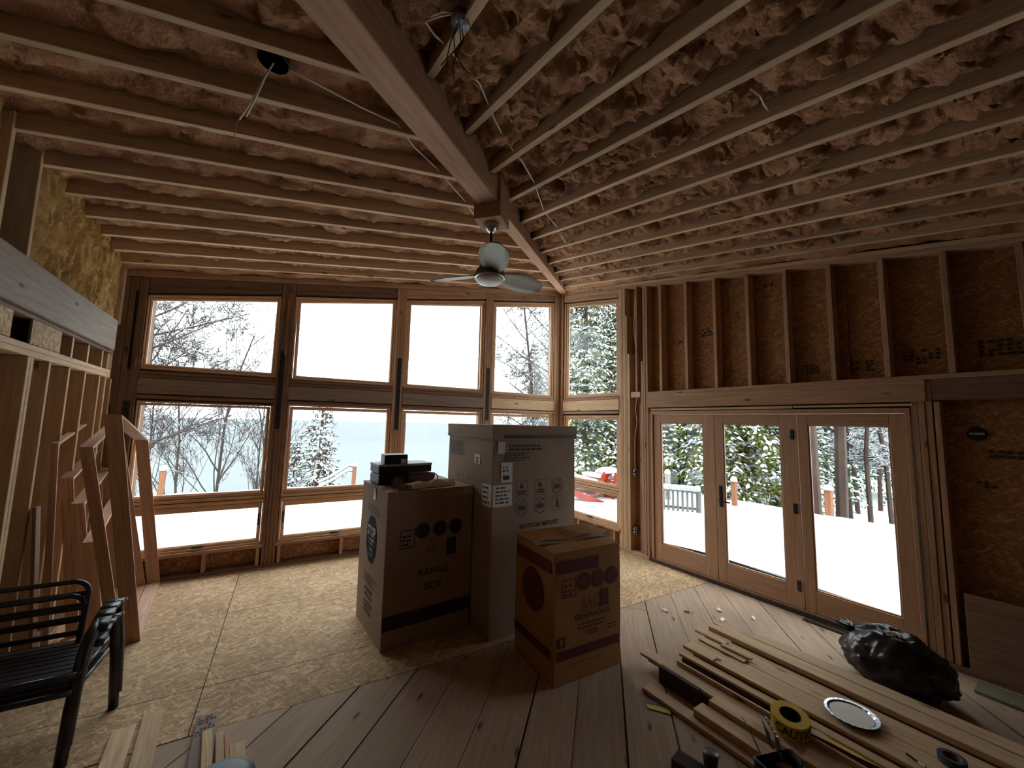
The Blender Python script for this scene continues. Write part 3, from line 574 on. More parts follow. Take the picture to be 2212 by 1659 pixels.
# ================================================================== CARTONS
def text_geo(body, size, bold=0.0, sx=1.0, align='CENTER'):
    c = bpy.data.curves.new('txt', 'FONT'); c.body = body; c.size = size; c.align_x = align; c.align_y = 'CENTER'; c.offset = bold; c.resolution_u = 2
    o = bpy.data.objects.new('txt', c); COL.objects.link(o); dg = bpy.context.evaluated_depsgraph_get(); me = o.evaluated_get(dg).to_mesh()
    v = [(p.co.x * sx, p.co.y) for p in me.vertices]; f = [tuple(p.vertices) for p in me.polygons]
    o.evaluated_get(dg).to_mesh_clear(); bpy.data.objects.remove(o); bpy.data.curves.remove(c); return v, f
def ngon(cx, cy, rx, ry, n, a0=0.0): return [(cx + rx * math.cos(a0 + 2 * math.pi * i / n), cy + ry * math.sin(a0 + 2 * math.pi * i / n)) for i in range(n)]
class Print:
    """flat print on one face; fm maps (u across, z up) to the face"""
    def __init__(s, fm): s.fm = fm; s.g = G()
    def poly(s, pts, d=.0): s.g.add([s.fm(a, b, d) for a, b in pts], [tuple(range(len(pts)))]); return s
    def rect(s, a, b, c, d, dd=0.0): return s.poly([(a, c), (b, c), (b, d), (a, d)], dd)
    def outline(s, pts, t, c=None):
        cx = sum(p[0] for p in pts) / len(pts); cy = sum(p[1] for p in pts) / len(pts); r = max(math.hypot(p[0] - cx, p[1] - cy) for p in pts); q = 1 - t / r
        inn = [(cx + (x - cx) * q, cy + (y - cy) * q) for x, y in pts]; n = len(pts)
        s.g.add([s.fm(a, b, 0) for a, b in pts + inn], [(i, (i + 1) % n, n + (i + 1) % n, n + i) for i in range(n)]); return s
    def text(s, t, u, z, size, sx=1.0, bold=.0, d=0.0):
        v, f = text_geo(t, size, bold, sx); s.g.add([s.fm(u + a, z + b, d) for a, b in v], f); return s
    def lines(s, u, z, w, n, h, gap):
        for i in range(n):
            x = u; end = u + w * random.uniform(.7, 1)
            while x < end: ww = random.uniform(.02, .06); s.rect(x, min(x + ww, end), z - i * gap - h, z - i * gap); x += ww + .012
        return s
    def build(s, name, mat, parent, label=None): return tag(s.g.build(name, M[mat], parent, mw=None), label, kind='stuff')
class Carton:
    def __init__(s, name, label, F, ang, w, d, h, mat, cat='box'):
        s.w, s.d, s.h = w, d, h; a = R(ang); s.x = Vector((math.cos(a), math.sin(a), 0)); s.y = Vector((-math.sin(a), math.cos(a), 0)); s.F = Vector(F)
        s.root = empty(name, s.F, label, cat); n = 6; g = G()
        # walls that bow a little, like a packed carton
        def P(u, q, t):
            bow = .010 * math.sin(math.pi * t) ; cx = (u - .5) * w; cy = (q - .5) * d
            return s.F + s.x * (w / 2 + cx * (1 + bow)) + s.y * (d / 2 + cy * (1 + bow)) + ZU * (t * h)
        ring = [(0, 0), (.5, 0), (1, 0), (1, .5), (1, 1), (.5, 1), (0, 1), (0, .5)]
        for k in range(n + 1): g.v += [tuple(P(u, q, k / n)) for u, q in ring]
        for k in range(n):
            for i in range(8): j = (i + 1) % 8; g.f.append((k * 8 + i, k * 8 + j, k * 8 + 8 + j, k * 8 + 8 + i))
        g.f.append(tuple(range(8))); s.body = g.build('carton_body', M[mat], s.root, bevel=.004)
    def front(s, u, z, d=0.0): return s.F + s.x * u - s.y * (.008 + d) + ZU * z
    def left(s, u, z, d=0.0): return s.F - s.x * (.008 + d) + s.y * (s.d - u) + ZU * z
    def top(s, u, q, z=0.0): return s.F + s.x * u + s.y * q + ZU * (s.h + .002 + z)
    def flaps(s, mat, gap=.006, lift=(0, 0)):
        for k, (a, b) in enumerate(((0, s.d / 2 - gap / 2), (s.d / 2 + gap / 2, s.d))):
            l0, l1 = (0, lift[0]) if k == 0 else (lift[1], 0)
            v = [s.top(-.004, a, -.001 + l0), s.top(s.w + .004, a, -.001 + l0), s.top(s.w + .004, b, -.001 + l1), s.top(-.004, b, -.001 + l1)]
            G().hexa(v, [p + ZU * .007 for p in v]).build('top_flap', M[mat], s.root)
# --- range carton
rg = Carton('range_carton', 'tall brown range carton with a dark STOP octagon, left of the fridge carton', (-3.784, -2.62, 0), 5.6, .84, .80, 1.31, 'card')
rg.flaps('card', lift=(.002, .002))
P = Print(rg.left); P.poly(ngon(.40, .83, .165, .225, 8, R(22.5)), 0); P.build('stop_octagon', 'greenink', rg.root, 'dark octagon sign print')
P = Print(rg.left); P.text('STOP', .40, .895, .13, .8, .002, .002); P.lines(.31, .835, .18, 2, .022, .035); P.lines(.33, .75, .15, 2, .03, .045); P.build('stop_lettering', 'label', rg.root, 'pale lettering on the octagon')
P = Print(rg.left); P.lines(.24, 1.14, .40, 3, .014, .028); P.lines(.22, .50, .4, 3, .016, .032); P.lines(.27, .38, .3, 2, .03, .05); P.lines(.26, .26, .3, 3, .02, .04); P.build('printed_marks', 'ink', rg.root)
P = Print(rg.front)
for u in (.33, .50, .66): P.poly(ngon(u, .955, .068, .068, 20))
P.rect(.57, .67, .70, .86); P.outline([(.12, .82), (.26, .82), (.26, .98), (.12, .98)], .012); P.lines(.14, .93, .1, 3, .015, .035)
P.outline(ngon(.42, .80, .055, .07, 3, R(90)), .012); P.outline([(.33, .70), (.70, .70), (.70, .705), (.33, .705)], .004)
P.text('RANGE', .45, .585, .085, 1.05, .001); P.text('SIDE', .45, .46, .085, 1.05, .001); P.build('printed_symbols', 'ink', rg.root, 'dark handling symbols and lettering')
P = Print(rg.front); P.rect(0, .84, .165, .285); P.build('printed_band', 'ink', rg.root, 'dark band near the bottom')
P = Print(rg.front); P.rect(.50, .84, 1.235, 1.306); P.build('packing_tape', 'cleartape', rg.root, 'clear tape over the top edge')
P = Print(rg.left); P.rect(.40, .46, 1.20, 1.306); P.build('packing_tape', 'cleartape', rg.root)
# --- refrigerator carton
fr = Carton('refrigerator_carton', 'tallest brown carton, with white labels and two rows of handling icons', (-2.905, -2.88, 0), 4, 1.02, .97, 1.915, 'card')
fr.flaps('card')
lid = G()
for a, b, c, d in ((-.012, 1.032, -.014, .004), (-.014, .004, -.012, .98)):
    lid.hexa([fr.top(a, c, -.13), fr.top(b, c, -.13), fr.top(b, d, -.13), fr.top(a, d, -.13)], [fr.top(a - .006, c - .006, .004), fr.top(b + .006, c - .006, .004), fr.top(b + .006, d, .004), fr.top(a - .006, d, .004)])
tag(lid.build('lid_skirt', M['card'], fr.root), 'folded lid skirt round the top')
g = G(); q = lambda u, z, d=.028: fr.F + fr.x * u - fr.y * d + ZU * z
g.hexa([q(.12, 1.80), q(1.03, 1.795), q(1.03, 1.795, .015), q(.12, 1.80, .015)], [q(.12, 1.823), q(1.03, 1.818), q(1.03, 1.818, .015), q(.12, 1.823, .015)]).build('strap', M['tape'], fr.root)
P = Print(lambda u, z, d=0: fr.left(u, z, d + .016)); P.rect(0, .97, 1.80, 1.818); P.build('strap', 'tape', fr.root, 'black plastic strap round the lid')
P = Print(fr.front); P.rect(.045, .125, 1.655, 1.765); P.rect(.085, .215, 1.385, 1.57); P.rect(0.0, .215, 1.165, 1.365); P.build('shipping_label', 'label', fr.root, 'white shipping labels')
P = Print(fr.left); P.rect(.80, .97, 1.165, 1.365); P.rect(.62, .74, 1.54, 1.63); P.build('shipping_label', 'label', fr.root, 'white label wrapped round the corner')
P = Print(lambda u, z, d=0: fr.front(u, z, .0025)); P.lines(.03, 1.345, .16, 5, .014, .034); P.rect(.11, .18, 1.41, 1.45); P.lines(.1, 1.53, .09, 2, .012, .03); P.build('label_print', 'ink', fr.root)
P = Print(lambda u, z, d=0: fr.left(u, z, .0025)); P.lines(.82, 1.345, .12, 4, .02, .045); P.lines(.66, 1.60, .05, 2, .02, .03); P.build('label_print', 'ink', fr.root)
P = Print(fr.front); P.lines(.17, 1.735, .50, 2, .018, .034); P.lines(.12, 1.66, .32, 4, .012, .022)
for j, z in enumerate((1.315, 1.14)):
    for i, u in enumerate((.33, .56, .78)):
        rnd = (j == 0 and i == 2) or (j == 1 and i < 2)
        P.outline(ngon(u, z, .075, .078, 22) if rnd else [(u - .072, z - .072), (u + .072, z - .072), (u + .072, z + .072), (u - .072, z + .072)], .006)
        if i == 2 and j == 1: P.poly([(u - .012, z + .05), (u + .004, z + .05), (u + .03, z - .045), (u + .012, z - .045)]); P.poly([(u - .004, z), (u + .006, z), (u - .025, z - .045), (u - .04, z - .045)])
        elif rnd: P.rect(u - .042, u + .042, z - .03, z + .012); P.poly([(u - .03, z + .02), (u - .02, z + .02), (u + .05, z + .06), (u + .04, z + .064)])
        else: P.rect(u - .045, u + .045, z - .055, z - .04); P.rect(u - .045, u + .045, z - .03, z - .018); P.poly(ngon(u, z + .02, .03, .034, 3, R(90)))
P.text('BOTTOM MOUNT', .56, .955, .062, .95, .001); P.lines(.40, .905, .32, 2, .014, .026); P.build('printed_symbols', 'ink', fr.root, 'outlined handling icons and lettering')
P = Print(fr.left); P.lines(.05, 1.74, .42, 6, .014, .026)
for u in (.33, .56, .78): P.outline([(u - .07, 1.245), (u + .07, 1.245), (u + .07, 1.385), (u - .07, 1.385)], .006)
P.build('printed_symbols', 'ink', fr.root)
# --- dishwasher carton
dw = Carton('dishwasher_carton', 'shortest carton, yellow brown with maroon print, reading DISHWASHER', (-2.745, -3.645, 0), -.6, .67, .585, .952, 'card2')
dw.flaps('card2')
fl = G(); nu = 14; f1 = lambda i, j, t: dw.F + dw.x * (-.02 + .79 * i / nu) + dw.y * (.225 + .36 * j) + ZU * (.966 + .012 * (1 - j) + .012 * math.sin(i * .9) * (1 - j) + (.03 * max(0, i / nu - .8) - .02 * max(0, .12 - i / nu)) + t)
for i in range(nu):
    fl.hexa([f1(i, 0, 0), f1(i + 1, 0, 0), f1(i + 1, 1, 0), f1(i, 1, 0)], [f1(i, 0, .006), f1(i + 1, 0, .006), f1(i + 1, 1, .006), f1(i, 1, .006)])
tag(fl.build('loose_flap', M['card2'], dw.root), 'loose top flap sticking out sideways')
fl = G(); f2 = lambda i, j, t: dw.F + dw.x * (-.045 + .80 * i / nu) + dw.y * (.19 + .07 * j) + ZU * (.962 + .018 * j + .008 * math.sin(i * .7 + 1) + t)
for i in range(nu): fl.hexa([f2(i, 0, 0), f2(i + 1, 0, 0), f2(i + 1, 1, 0), f2(i, 1, 0)], [f2(i, 0, .005), f2(i + 1, 0, .005), f2(i + 1, 1, .005), f2(i, 1, .005)])
fl.build('loose_flap', M['card'], dw.root)
P = Print(dw.front); P.rect(.03, .43, .80, .895)
for u in (.285, .43, .575): P.poly(ngon(u, .715, .062, .068, 20))
P.rect(.455, .535, .50, .625); P.outline([(.065, .62), (.20, .62), (.20, .755), (.065, .755)], .012); P.lines(.085, .715, .1, 2, .015, .04); P.lines(.08, .65, .1, 1, .012, .03)
for u in (.27, .33): P.poly([(u, .60), (u + .008, .60), (u + .035, .51), (u + .022, .51)]); P.poly([(u + .004, .57), (u + .008, .56), (u - .015, .51), (u - .024, .51)])
P.outline([(.385, .515), (.44, .515), (.44, .60), (.385, .60)], .008); P.rect(.24, .55, .493, .498)
P.text('DISHWASHER', .37, .452, .062, .95, .001); P.lines(.22, .405, .32, 2, .014, .028); P.text('SIDE', .37, .325, .055, 1, .001); P.lines(.52, .345, .12, 2, .012, .024)
P.rect(.03, .65, .175, .245); P.rect(.025, .10, .268, .34); P.lines(.1, .13, .45, 1, .006, .02); P.build('printed_symbols', 'redink', dw.root, 'maroon banner, discs, band and lettering')
P = Print(lambda u, z, d=0: dw.front(u, z, .002)); P.text('B', .0625, .304, .07, .95, .002); P.build('printed_letter', 'card2', dw.root)
P = Print(dw.left); P.rect(.03, .55, .80, .895); P.poly(ngon(.29, .60, .16, .17, 20)); P.rect(0, .55, .175, .245); P.build('printed_symbols', 'redink', dw.root)
# --- things on top of the range carton
zT = 1.322
def rbox(name, label, cat, u0, u1, q0, q1, z0, z1, mat, parts=None, rot=0.0, bevel=.004):
    c = rg.F + rg.x * (u0 + u1) / 2 + rg.y * (q0 + q1) / 2 + ZU * z0; a = R(5.6 + rot); x = Vector((math.cos(a), math.sin(a), 0)); y = Vector((-math.sin(a), math.cos(a), 0))
    root = empty(name, c, label, cat); hx, hy, hz = (u1 - u0) / 2, (q1 - q0) / 2, z1 - z0; mw = basis(c, x, y, ZU)
    G().box(-hx, hx, -hy, hy, 0, hz).build('body', M[mat], root, mw=mw, bevel=bevel); return root, mw, hx, hy, hz
r, mw, hx, hy, hz = rbox('tool_case', 'black hard tool case lying low on the range carton', 'case', .02, .30, .36, .66, zT, zT + .105, 'case', bevel=.015)
G().box(-hx - .002, hx + .002, -hy - .003, hy, .062, .068).build('lid_seam', M['black'], r, mw=mw); tag(G().add([(-.05, -hy - .004, .03), (.03, -hy - .004, .03), (.03, -hy - .004, .05), (-.05, -hy - .004, .05)], [(0, 1, 2, 3)]).build('name_plate', M['slate'], r, mw=mw), 'grey oval plate')
G().tube([(-.06, -hy, .075), (-.06, -hy - .025, .08), (.06, -hy - .025, .08), (.06, -hy, .075)], .008, 6).build('handle', M['black'], r, mw=mw)
r, mw, hx, hy, hz = rbox('flat_carton', 'long flat dark carton with pale lid lying across the tool case', 'box', .02, .56, .38, .66, zT + .108, zT + .192, 'case')
tag(G().box(-hx - .003, hx + .003, -hy - .003, hy + .003, hz - .018, hz + .003).build('lid', M['lidwhite'], r, mw=mw, bevel=.002), 'pale lid')
tag(G().box(-.03, .22, -hy - .005, -hy, .02, .045).build('side_print', M['ink'], r, mw=mw), 'dark printed strip')
r, mw, hx, hy, hz = rbox('green_carton', 'small dark green carton with pale end, topmost of its stack', 'box', .08, .30, .36, .54, zT + .197, zT + .285, 'greenbox', rot=-6)
tag(G().box(-hx - .003, -hx + .002, -hy + .004, hy - .004, .004, hz - .004).build('end_panel', M['lidwhite'], r, mw=mw), 'pale end'); tag(G().box(-hx + .004, hx - .004, -hy + .004, hy - .004, hz, hz + .002).build('lid', M['lidwhite'], r, mw=mw), 'pale top')
tag(G().box(hx - .065, hx - .012, -hy - .003, -hy, .005, .05).build('sticker', M['label'], r, mw=mw), 'white sticker')
r, mw, hx, hy, hz = rbox('leather_pouch', 'brown leather tool pouch with looped strap under the flat carton', 'pouch', .305, .58, .33, .56, zT, zT + .10, 'leather', bevel=.02)
G().tube([(hx - .01, 0, .085), (hx + .04, -.01, .08), (hx + .075, -.02, .05), (hx + .07, -.03, .018), (hx + .03, -.04, .008), (hx - .01, -.05, .012)], .007, 6).build('strap', M['leather'], r, True, mw=mw)
G().box(-hx, hx, -hy - .004, -hy + .01, .052, .092).build('pocket_flap', M['leather'], r, mw=mw, bevel=.003)
def crumple(name, label, cat, c, sx, sy, sz, ang, mat, seed, n=9, fold=1.0):
    g = G(); a = R(ang); x = Vector((math.cos(a), math.sin(a), 0)); y = Vector((-math.sin(a), math.cos(a), 0))
    for t in (0, .0025):
        for i in range(n + 1):
            for j in range(n + 1):
                u, q = i / n - .5, j / n - .5; h = (noise.noise(Vector((u * 5, q * 5, seed))) * .5 + .5) * sz * (1 - (2 * abs(q)) ** 3) ** .5 * fold
                g.v.append(tuple(Vector(c) + x * (u * sx) + y * (q * sy + .02 * noise.noise(Vector((u * 4, 0, seed + 5)))) + ZU * (h + t)))
    m = (n + 1) ** 2
    for i in range(n):
        for j in range(n): k = i * (n + 1) + j; g.f.append((k, k + 1, k + n + 2, k + n + 1)); g.f.append((m + k, m + k + n + 1, m + k + n + 2, m + k + 1))
    return tag(g.build(name, M[mat]), label, cat)
crumple('crumpled_paper', 'white crumpled paper bundle at front of range carton top', 'paper', (-3.34, -2.455, zT + .002), .48, .10, .085, 14, 'paper', 3)
crumple('kraft_wrapping', 'small twisted piece of brown wrapping paper beside the crumpled paper', 'paper', (-3.645, -2.545, zT + .002), .13, .10, .075, 8, 'kraft', 12)
crumple('tape_scrap', 'tiny white scrap on the left edge of the range carton', 'scrap', (-3.795, -2.40, zT + .001), .05, .05, .025, 80, 'paper', 8, n=5)
crumple('kraft_wrapping', 'grey brown wrapping paper hanging in front of the tool case', 'paper', (-3.66, -2.40, zT + .002), .10, .09, .12, 8, 'kraft', 19)

# ================================================================== CEILING FAN
fc = Vector((-3.10, beam_y(-3.10), 0)); zbk = bp(-3.1).z - .157
fan = empty('ceiling_fan', (fc.x, fc.y, zbk), 'three-bladed ceiling fan with round opal light under the beam block', 'fan')
L = lambda p: (fc.x + p[0], fc.y + p[1], p[2])
G().lathe([(.068, zbk), (.068, zbk - .012), (.058, zbk - .045), (.034, zbk - .07), (.016, zbk - .078), (0, zbk - .078)], 28, fn=L).build('canopy', M['chrome'], fan, True)
G().lathe([(.0, zbk - .07), (.0125, zbk - .07), (.0125, 3.37), (0, 3.37)], 12, fn=L).build('downrod', M['bronze'], fan, True)
G().lathe([(0, 3.42), (.02, 3.42), (.032, 3.39), (.034, 3.36), (.06, 3.355), (.098, 3.335), (.126, 3.30), (.132, 3.262), (.132, 3.232), (0, 3.232)], 32, fn=L).build('motor_housing', M['slate'], fan, True)
G().lathe([(.136, 3.245), (.138, 3.236), (.134, 3.228), (.128, 3.228)], 32, fn=L).build('trim_ring', M['chrome'], fan, True)
tag(G().lathe([(.128, 3.232), (.122, 3.212), (.10, 3.193), (.06, 3.181), (0, 3.177)], 32, fn=L).build('light_dome', M['opal'], fan, True), 'frosted round light dome')
for ang in (130.3, 10.3, -109.7):
    a = R(ang); x = Vector((math.cos(a), math.sin(a), 0)); y0 = Vector((-math.sin(a), math.cos(a), 0)); pitch = R(-17); y = y0 * math.cos(pitch) + ZU * math.sin(pitch); z = x.cross(y); n = 14; g = G()
    for t in (0, .006):
        for i in range(n + 1):
            s_ = i / n; r_ = .10 + .52 * s_; wd = .045 + .085 * math.sin(math.pi * min(1, s_ * .92 + .06)) ** .8; wd *= 1 if s_ < .9 else math.sqrt(max(0, 1 - ((s_ - .9) / .1) ** 2)) * .85 + .15
            for j in range(5):
                q = j / 4 * 2 - 1; p = Vector((fc.x, fc.y, 3.278)) + x * r_ + y * (wd * q - .012 * math.sin(s_ * 3)) + z * (t - .012 * (q * q) + .02 * s_ * (1 - s_)); g.v.append(tuple(p))
    m = (n + 1) * 5
    for i in range(n):
        for j in range(4): k = i * 5 + j; g.f += [(k, k + 1, k + 6, k + 5), (m + k, m + k + 5, m + k + 6, m + k + 1)]
    for i in range(n): k = i * 5; g.f += [(k, k + 5, m + k + 5, m + k), (k + 4, m + k + 4, m + k + 9, k + 9)]
    g.f += [(0, m, m + 1, 1), (1, m + 1, m + 2, 2), (2, m + 2, m + 3, 3), (3, m + 3, m + 4, 4)]; e = n * 5; g.f += [(e + i, e + i + 1, m + e + i + 1, m + e + i) for i in range(4)]
    b = g.build('fan_blade', M['fan'], fan, True)
    G().tube([fc + ZU * 3.285 + x * .10, fc + ZU * 3.282 + x * .16], .012, 6).build('blade_iron', M['slate'], b)

# ================================================================== CEILING BOXES AND CABLES
cz = (-4.79, -3.735, 3.92)
can = empty('light_can', cz, 'black recessed light can with hanging wires between the left rafters', 'light can')
G().lathe([(.074, 0), (.078, .004), (.078, .15), (0, .15), (0, .146), (.07, .146), (.07, .004), (.074, 0)], 24, cz).build('can_body', M['black'], can, True)
G().box(cz[0] - .16, cz[0] + .12, cz[1] - .11, cz[1] - .07, cz[2] + .05, cz[2] + .13).build('mounting_plate', M['black'], can)
for pts in ([cz, (-4.83, -3.66, 3.88), (-4.885, -3.53, 3.80), (-4.93, -3.42, 3.765)], [cz, (-4.84, -3.64, 3.87), (-4.91, -3.50, 3.79), (-4.97, -3.37, 3.76)]): G().tube(pts, .005, 6).build('lead_wire', M['wire'], can, True)
G().tube([(-4.98, -3.36, 3.76), (-4.99, -3.34, 3.66), (-4.965, -3.33, 3.60)], .002, 5).build('ground_wire', M['wire'], can, True)
bz = (-4.012, -4.57, 3.80)
jb = empty('fan_junction_box', bz, 'round shiny steel ceiling box with tangled black wires on the right rafter', 'ceiling box')
tl = Matrix.Rotation(R(14), 4, 'X') @ Matrix.Rotation(R(10), 4, 'Y')
tf = lambda *p: tuple(Vector(bz) + (tl @ Vector(p[0] if len(p) == 1 else p)))
G().lathe([(.044, -.002), (.046, .002), (.046, .045), (0, .045), (0, .04), (.043, .04), (.044, -.002)], 20, fn=tf).build('box_body', M['galv'], jb, True)
G().lathe([(0, .004), (.036, .004), (.036, .009), (0, .009)], 20, fn=tf).build('cover_plate', M['chrome'], jb)
G().box(-.006, .006, -.045, .045, -.006, .004, tf).build('cross_bar', M['black'], jb)
for k, ps in enumerate(([(0, 0, 0), (.02, .03, -.06), (-.01, .06, -.10), (-.05, .10, -.15)], [(0, 0, 0), (-.02, .02, -.05), (.0, .05, -.11), (.045, .06, -.14), (.07, .05, -.17)], [(.01, 0, 0), (.03, .02, -.05), (.01, .05, -.09), (.0, .08, -.15), (.02, .10, -.20)], [(-.01, .0, 0), (-.03, .03, -.08), (-.035, .06, -.14), (-.02, .09, -.19)])):
    G().tube([Vector(bz) + Vector(p) for p in ps], .0028, 5).build('black_wire', M['bwire'], jb, True)
cb = [(x, y, z - .035) for x, y, z in [(-4.133, -4.491, 3.884), (-4.092, -4.551, 3.873), (-4.042, -4.579, 3.867), (-4.10, -4.52, 3.875), (-4.143, -4.449, 3.892), (-4.08, -4.41, 3.89), (-4.026, -4.384, 3.903), (-3.938, -4.335, 3.911), (-3.757, -4.24, 3.926), (-3.628, -4.102, 3.95), (-3.539, -4.003, 3.967), (-3.383, -3.857, 3.992), (-3.248, -3.757, 4.009), (-3.136, -3.686, 4.02), (-2.865, -3.448, 4.061), (-2.747, -3.32, 4.083), (-2.499, -3.046, 4.13), (-2.347, -2.925, 4.15), (-2.135, -2.775, 4.175), (-1.922, -2.579, 4.209), (-1.715, -2.402, 4.239), (-1.519, -2.313, 4.253), (-1.361, -2.149, 4.281)]]
tag(G().tube(cb, .0055, 6).build('electrical_cable', M['wire'], smooth=True), 'white cable strung across the right rafters from the steel box', 'cable')
cb = [(x, y, z - .02) for x, y, z in [(-4.724, -3.719, 3.956), (-4.534, -3.65, 3.983), (-4.31, -3.569, 4.016), (-4.06, -3.499, 4.053), (-3.883, -3.299, 4.079), (-3.625, -3.087, 4.117), (-3.491, -2.95, 4.137), (-3.23, -2.699, 4.175), (-2.913, -2.334, 4.222)]]
tag(G().tube(cb, .005, 6).build('electrical_cable', M['wire'], smooth=True), 'thin white cable strung across the left rafters from the light can', 'cable')
tag(G().tube([(-2.60, -5.116, 3.72), (-2.53, -5.13, 3.70), (-2.44, -5.10, 3.72), (-2.306, -5.073, 3.735)], .005, 6).build('electrical_cable', M['wire'], smooth=True), 'short loop of pale cable among the right foam bays', 'cable')

# ================================================================== LEANING JAMB FRAMES
def jamb(label, xn, lean, yn, length, zn, zf, depth, skew=-.13, t=.02):
    def mp(s, h, d): return Vector((xn + skew * s - lean * h - d, yn + s, h))
    root = empty('jamb_frame', mp(length / 2, 0, depth / 2), label, 'jamb frame', 'unfitted jamb frames leaning in the left corner')
    O_ = [(0, 0), (length, 0), (length, zf), (0, zn)]; I_ = [(t, t), (length - t, t), (length - t, zf - t - .0), (t, zn - t)]
    for i, nm in enumerate(('bottom_board', 'side_board', 'top_board', 'side_board')):
        j = (i + 1) % 4
        g = G().hexa([mp(*O_[i], 0), mp(*O_[j], 0), mp(*I_[j], 0), mp(*I_[i], 0)], [mp(*O_[i], depth), mp(*O_[j], depth), mp(*I_[j], depth), mp(*I_[i], depth)])
        c = mp(*O_[i], 0); d = (mp(*O_[j], 0) - c).normalized(); yy = Vector((-1, 0, 0)); yy = (yy - d * yy.dot(d)).normalized(); mw = basis(c, d, yy, d.cross(yy)); inv = mw.inverted()
        mobj(nm, [tuple(inv @ Vector(p)) for p in g.v], g.f, M['jamb'], root, mw, bevel=.001)
jamb('largest wooden jamb frame, front of the leaning stack nearest the window', -5.559, .150, -1.489, 1.47, 1.94, 1.66, .115)
jamb('second wooden jamb frame, leaning close behind the largest one', -5.685, .20, -1.45, 1.38, 1.66, 1.87, .085)
jamb('lowest wooden jamb frame in the middle of the leaning stack', -5.83, .15, -1.34, 1.28, .84, 1.05, .085)
jamb('mid-height wooden jamb frame behind the lowest one', -5.93, .15, -1.20, 1.15, 1.15, 1.34, .085)
jamb('taller wooden jamb frame next to the rearmost one', -6.045, .12, -1.15, 1.05, 1.37, 1.56, .08)
jamb('rearmost wooden jamb frame resting against the left wall studs', -6.14, .06, -1.40, 1.2, 1.69, 1.90, .045)
o = board('loose_board', (-6.10, -1.72, .0), (-6.22, -1.66, 1.22), .14, .02, M['dark'], up=(1, .2, .1)); tag(o, 'dark loose board standing against the left wall studs', 'board')
G_ = None

# ================================================================== STACKED CHAIRS
def make_chair(off, label):
    o = Vector(off); root = empty('patio_chair', Vector((-5.9, -2.6, 0)) + o, label, 'chair', 'stacked metal patio chairs'); T = lambda ps: [Vector(p) + o for p in ps]
    xr, xl = -5.52, -6.26
    for x, sg in ((xr, 1), (xl, -1)):
        G().tube(T([(x + .06 * sg, -2.43, 0), (x + .03 * sg, -2.38, .30), (x, -2.36, .55), (x, -2.40, .575)]), [.026, .028, .028, .024], 10).build('rear_leg', M['chair'], root, True)
        G().tube(T([(x - .02 * sg, -2.90, 0), (x - .03 * sg, -2.82, .25), (x - .03 * sg, -2.755, .43), (x - .025 * sg, -2.70, .51), (x - .02 * sg, -2.62, .555)]), [.028, .030, .032, .030, .026], 10).build('front_leg', M['chair'], root, True)
        g = G(); pr = [(-2.34, .560), (-2.40, .580), (-2.48, .588), (-2.56, .580), (-2.63, .558), (-2.69, .52)]
        for (y0, z0), (y1, z1) in zip(pr[:-1], pr[1:]):
            a = T([(x - .042, y0, z0), (x + .042, y0, z0), (x + .042, y1, z1), (x - .042, y1, z1)]); g.hexa(a, [p + ZU * .02 for p in a])
        g.build('armrest', M['chair'], root, True)
    bl, br_ = -6.24, -5.70; yb = -2.27; hp = [(br_, yb - .06, .36), (br_, yb - .03, .52), (br_, yb, .625)]
    hp += [(br_ - .085 + .085 * math.cos(R(a)), yb, .625 + .085 * math.sin(R(a))) for a in (20, 40, 60, 80, 90)] + [(bl + .085 + .085 * math.cos(R(a)), yb, .625 + .085 * math.sin(R(a))) for a in (90, 100, 120, 140, 160)] + [(bl, yb, .625), (bl, yb - .03, .52), (bl, yb - .06, .36)]
    G().tube(T(hp), .016, 8).build('back_hoop', M['chair'], root, True)
    for z, yy in ((.625, yb), (.555, yb - .02), (.48, yb - .04)):
        G().box(bl + .01, br_ - .008, yy - .006 + o.y, yy + .006 + o.y, z - .016 + o.z, z + .016 + o.z, lambda a, b, c: (a + o.x, b, c)).build('back_slat', M['chair'], root, bevel=.003)
    for i in range(8):
        y0 = -2.82 + i * .066; G().box(xl + .03 + o.x, xr - .03 + o.x, y0 + o.y, y0 + .045 + o.y, .355 - .004 * i + o.z, .365 - .004 * i + o.z).build('seat_slat', M['chair'], root)
    G().tube(T([(xr - .03, -2.83, .35), (xr - .03, -2.30, .32), (xl + .03, -2.30, .32), (xl + .03, -2.83, .35), (xr - .03, -2.83, .35)]), .016, 8).build('seat_frame', M['chair'], root, True)
make_chair((0, 0, 0), 'black metal slatted chair standing on the floor, lower of two stacked')
make_chair((.004, .022, .085), 'black metal slatted chair stacked on top of another')

# ================================================================== LUMBER
def lum(label, x0, x1, y0, y1, z0, z1, mat='pale', cat='board', group=None, skew=.07, name='lumber_board', yaw=0.0):
    xm = (x0 + x1) / 2; y0, y1 = max(y0, y1), min(y0, y1); L = y0 - y1; dx = (skew + yaw) * L
    o = board(name, (xm, y0, (z0 + z1) / 2), (xm + dx, y1, (z0 + z1) / 2), x1 - x0, z1 - z0, M[mat]); return tag(o, label, cat, group)
PG = 'boards in the lumber pile'
for i, (x0, x1, y0, z0, z1, lb) in enumerate((
    (-1.215, -.96, -4.2, .0, .038, 'bottom rear board of the lumber pile, under the two narrow rear boards'),
    (-1.19, -.95, -4.1, .04, .078, 'second rear board up from the floor in the lumber pile'),
    (-1.215, -.97, -4.15, .08, .118, 'third rear board up from the floor in the lumber pile'),
    (-1.20, -.96, -4.05, .12, .163, 'fourth rear board up, directly under the narrow rear boards'))): lum(lb, x0, x1, y0, -7.0, z0, z1, 'stud', group=PG)
lum('narrow pale board on top at the rear, nearest the doors', -1.095, -.955, -4.15, -7.1, .166, .204, group=PG)
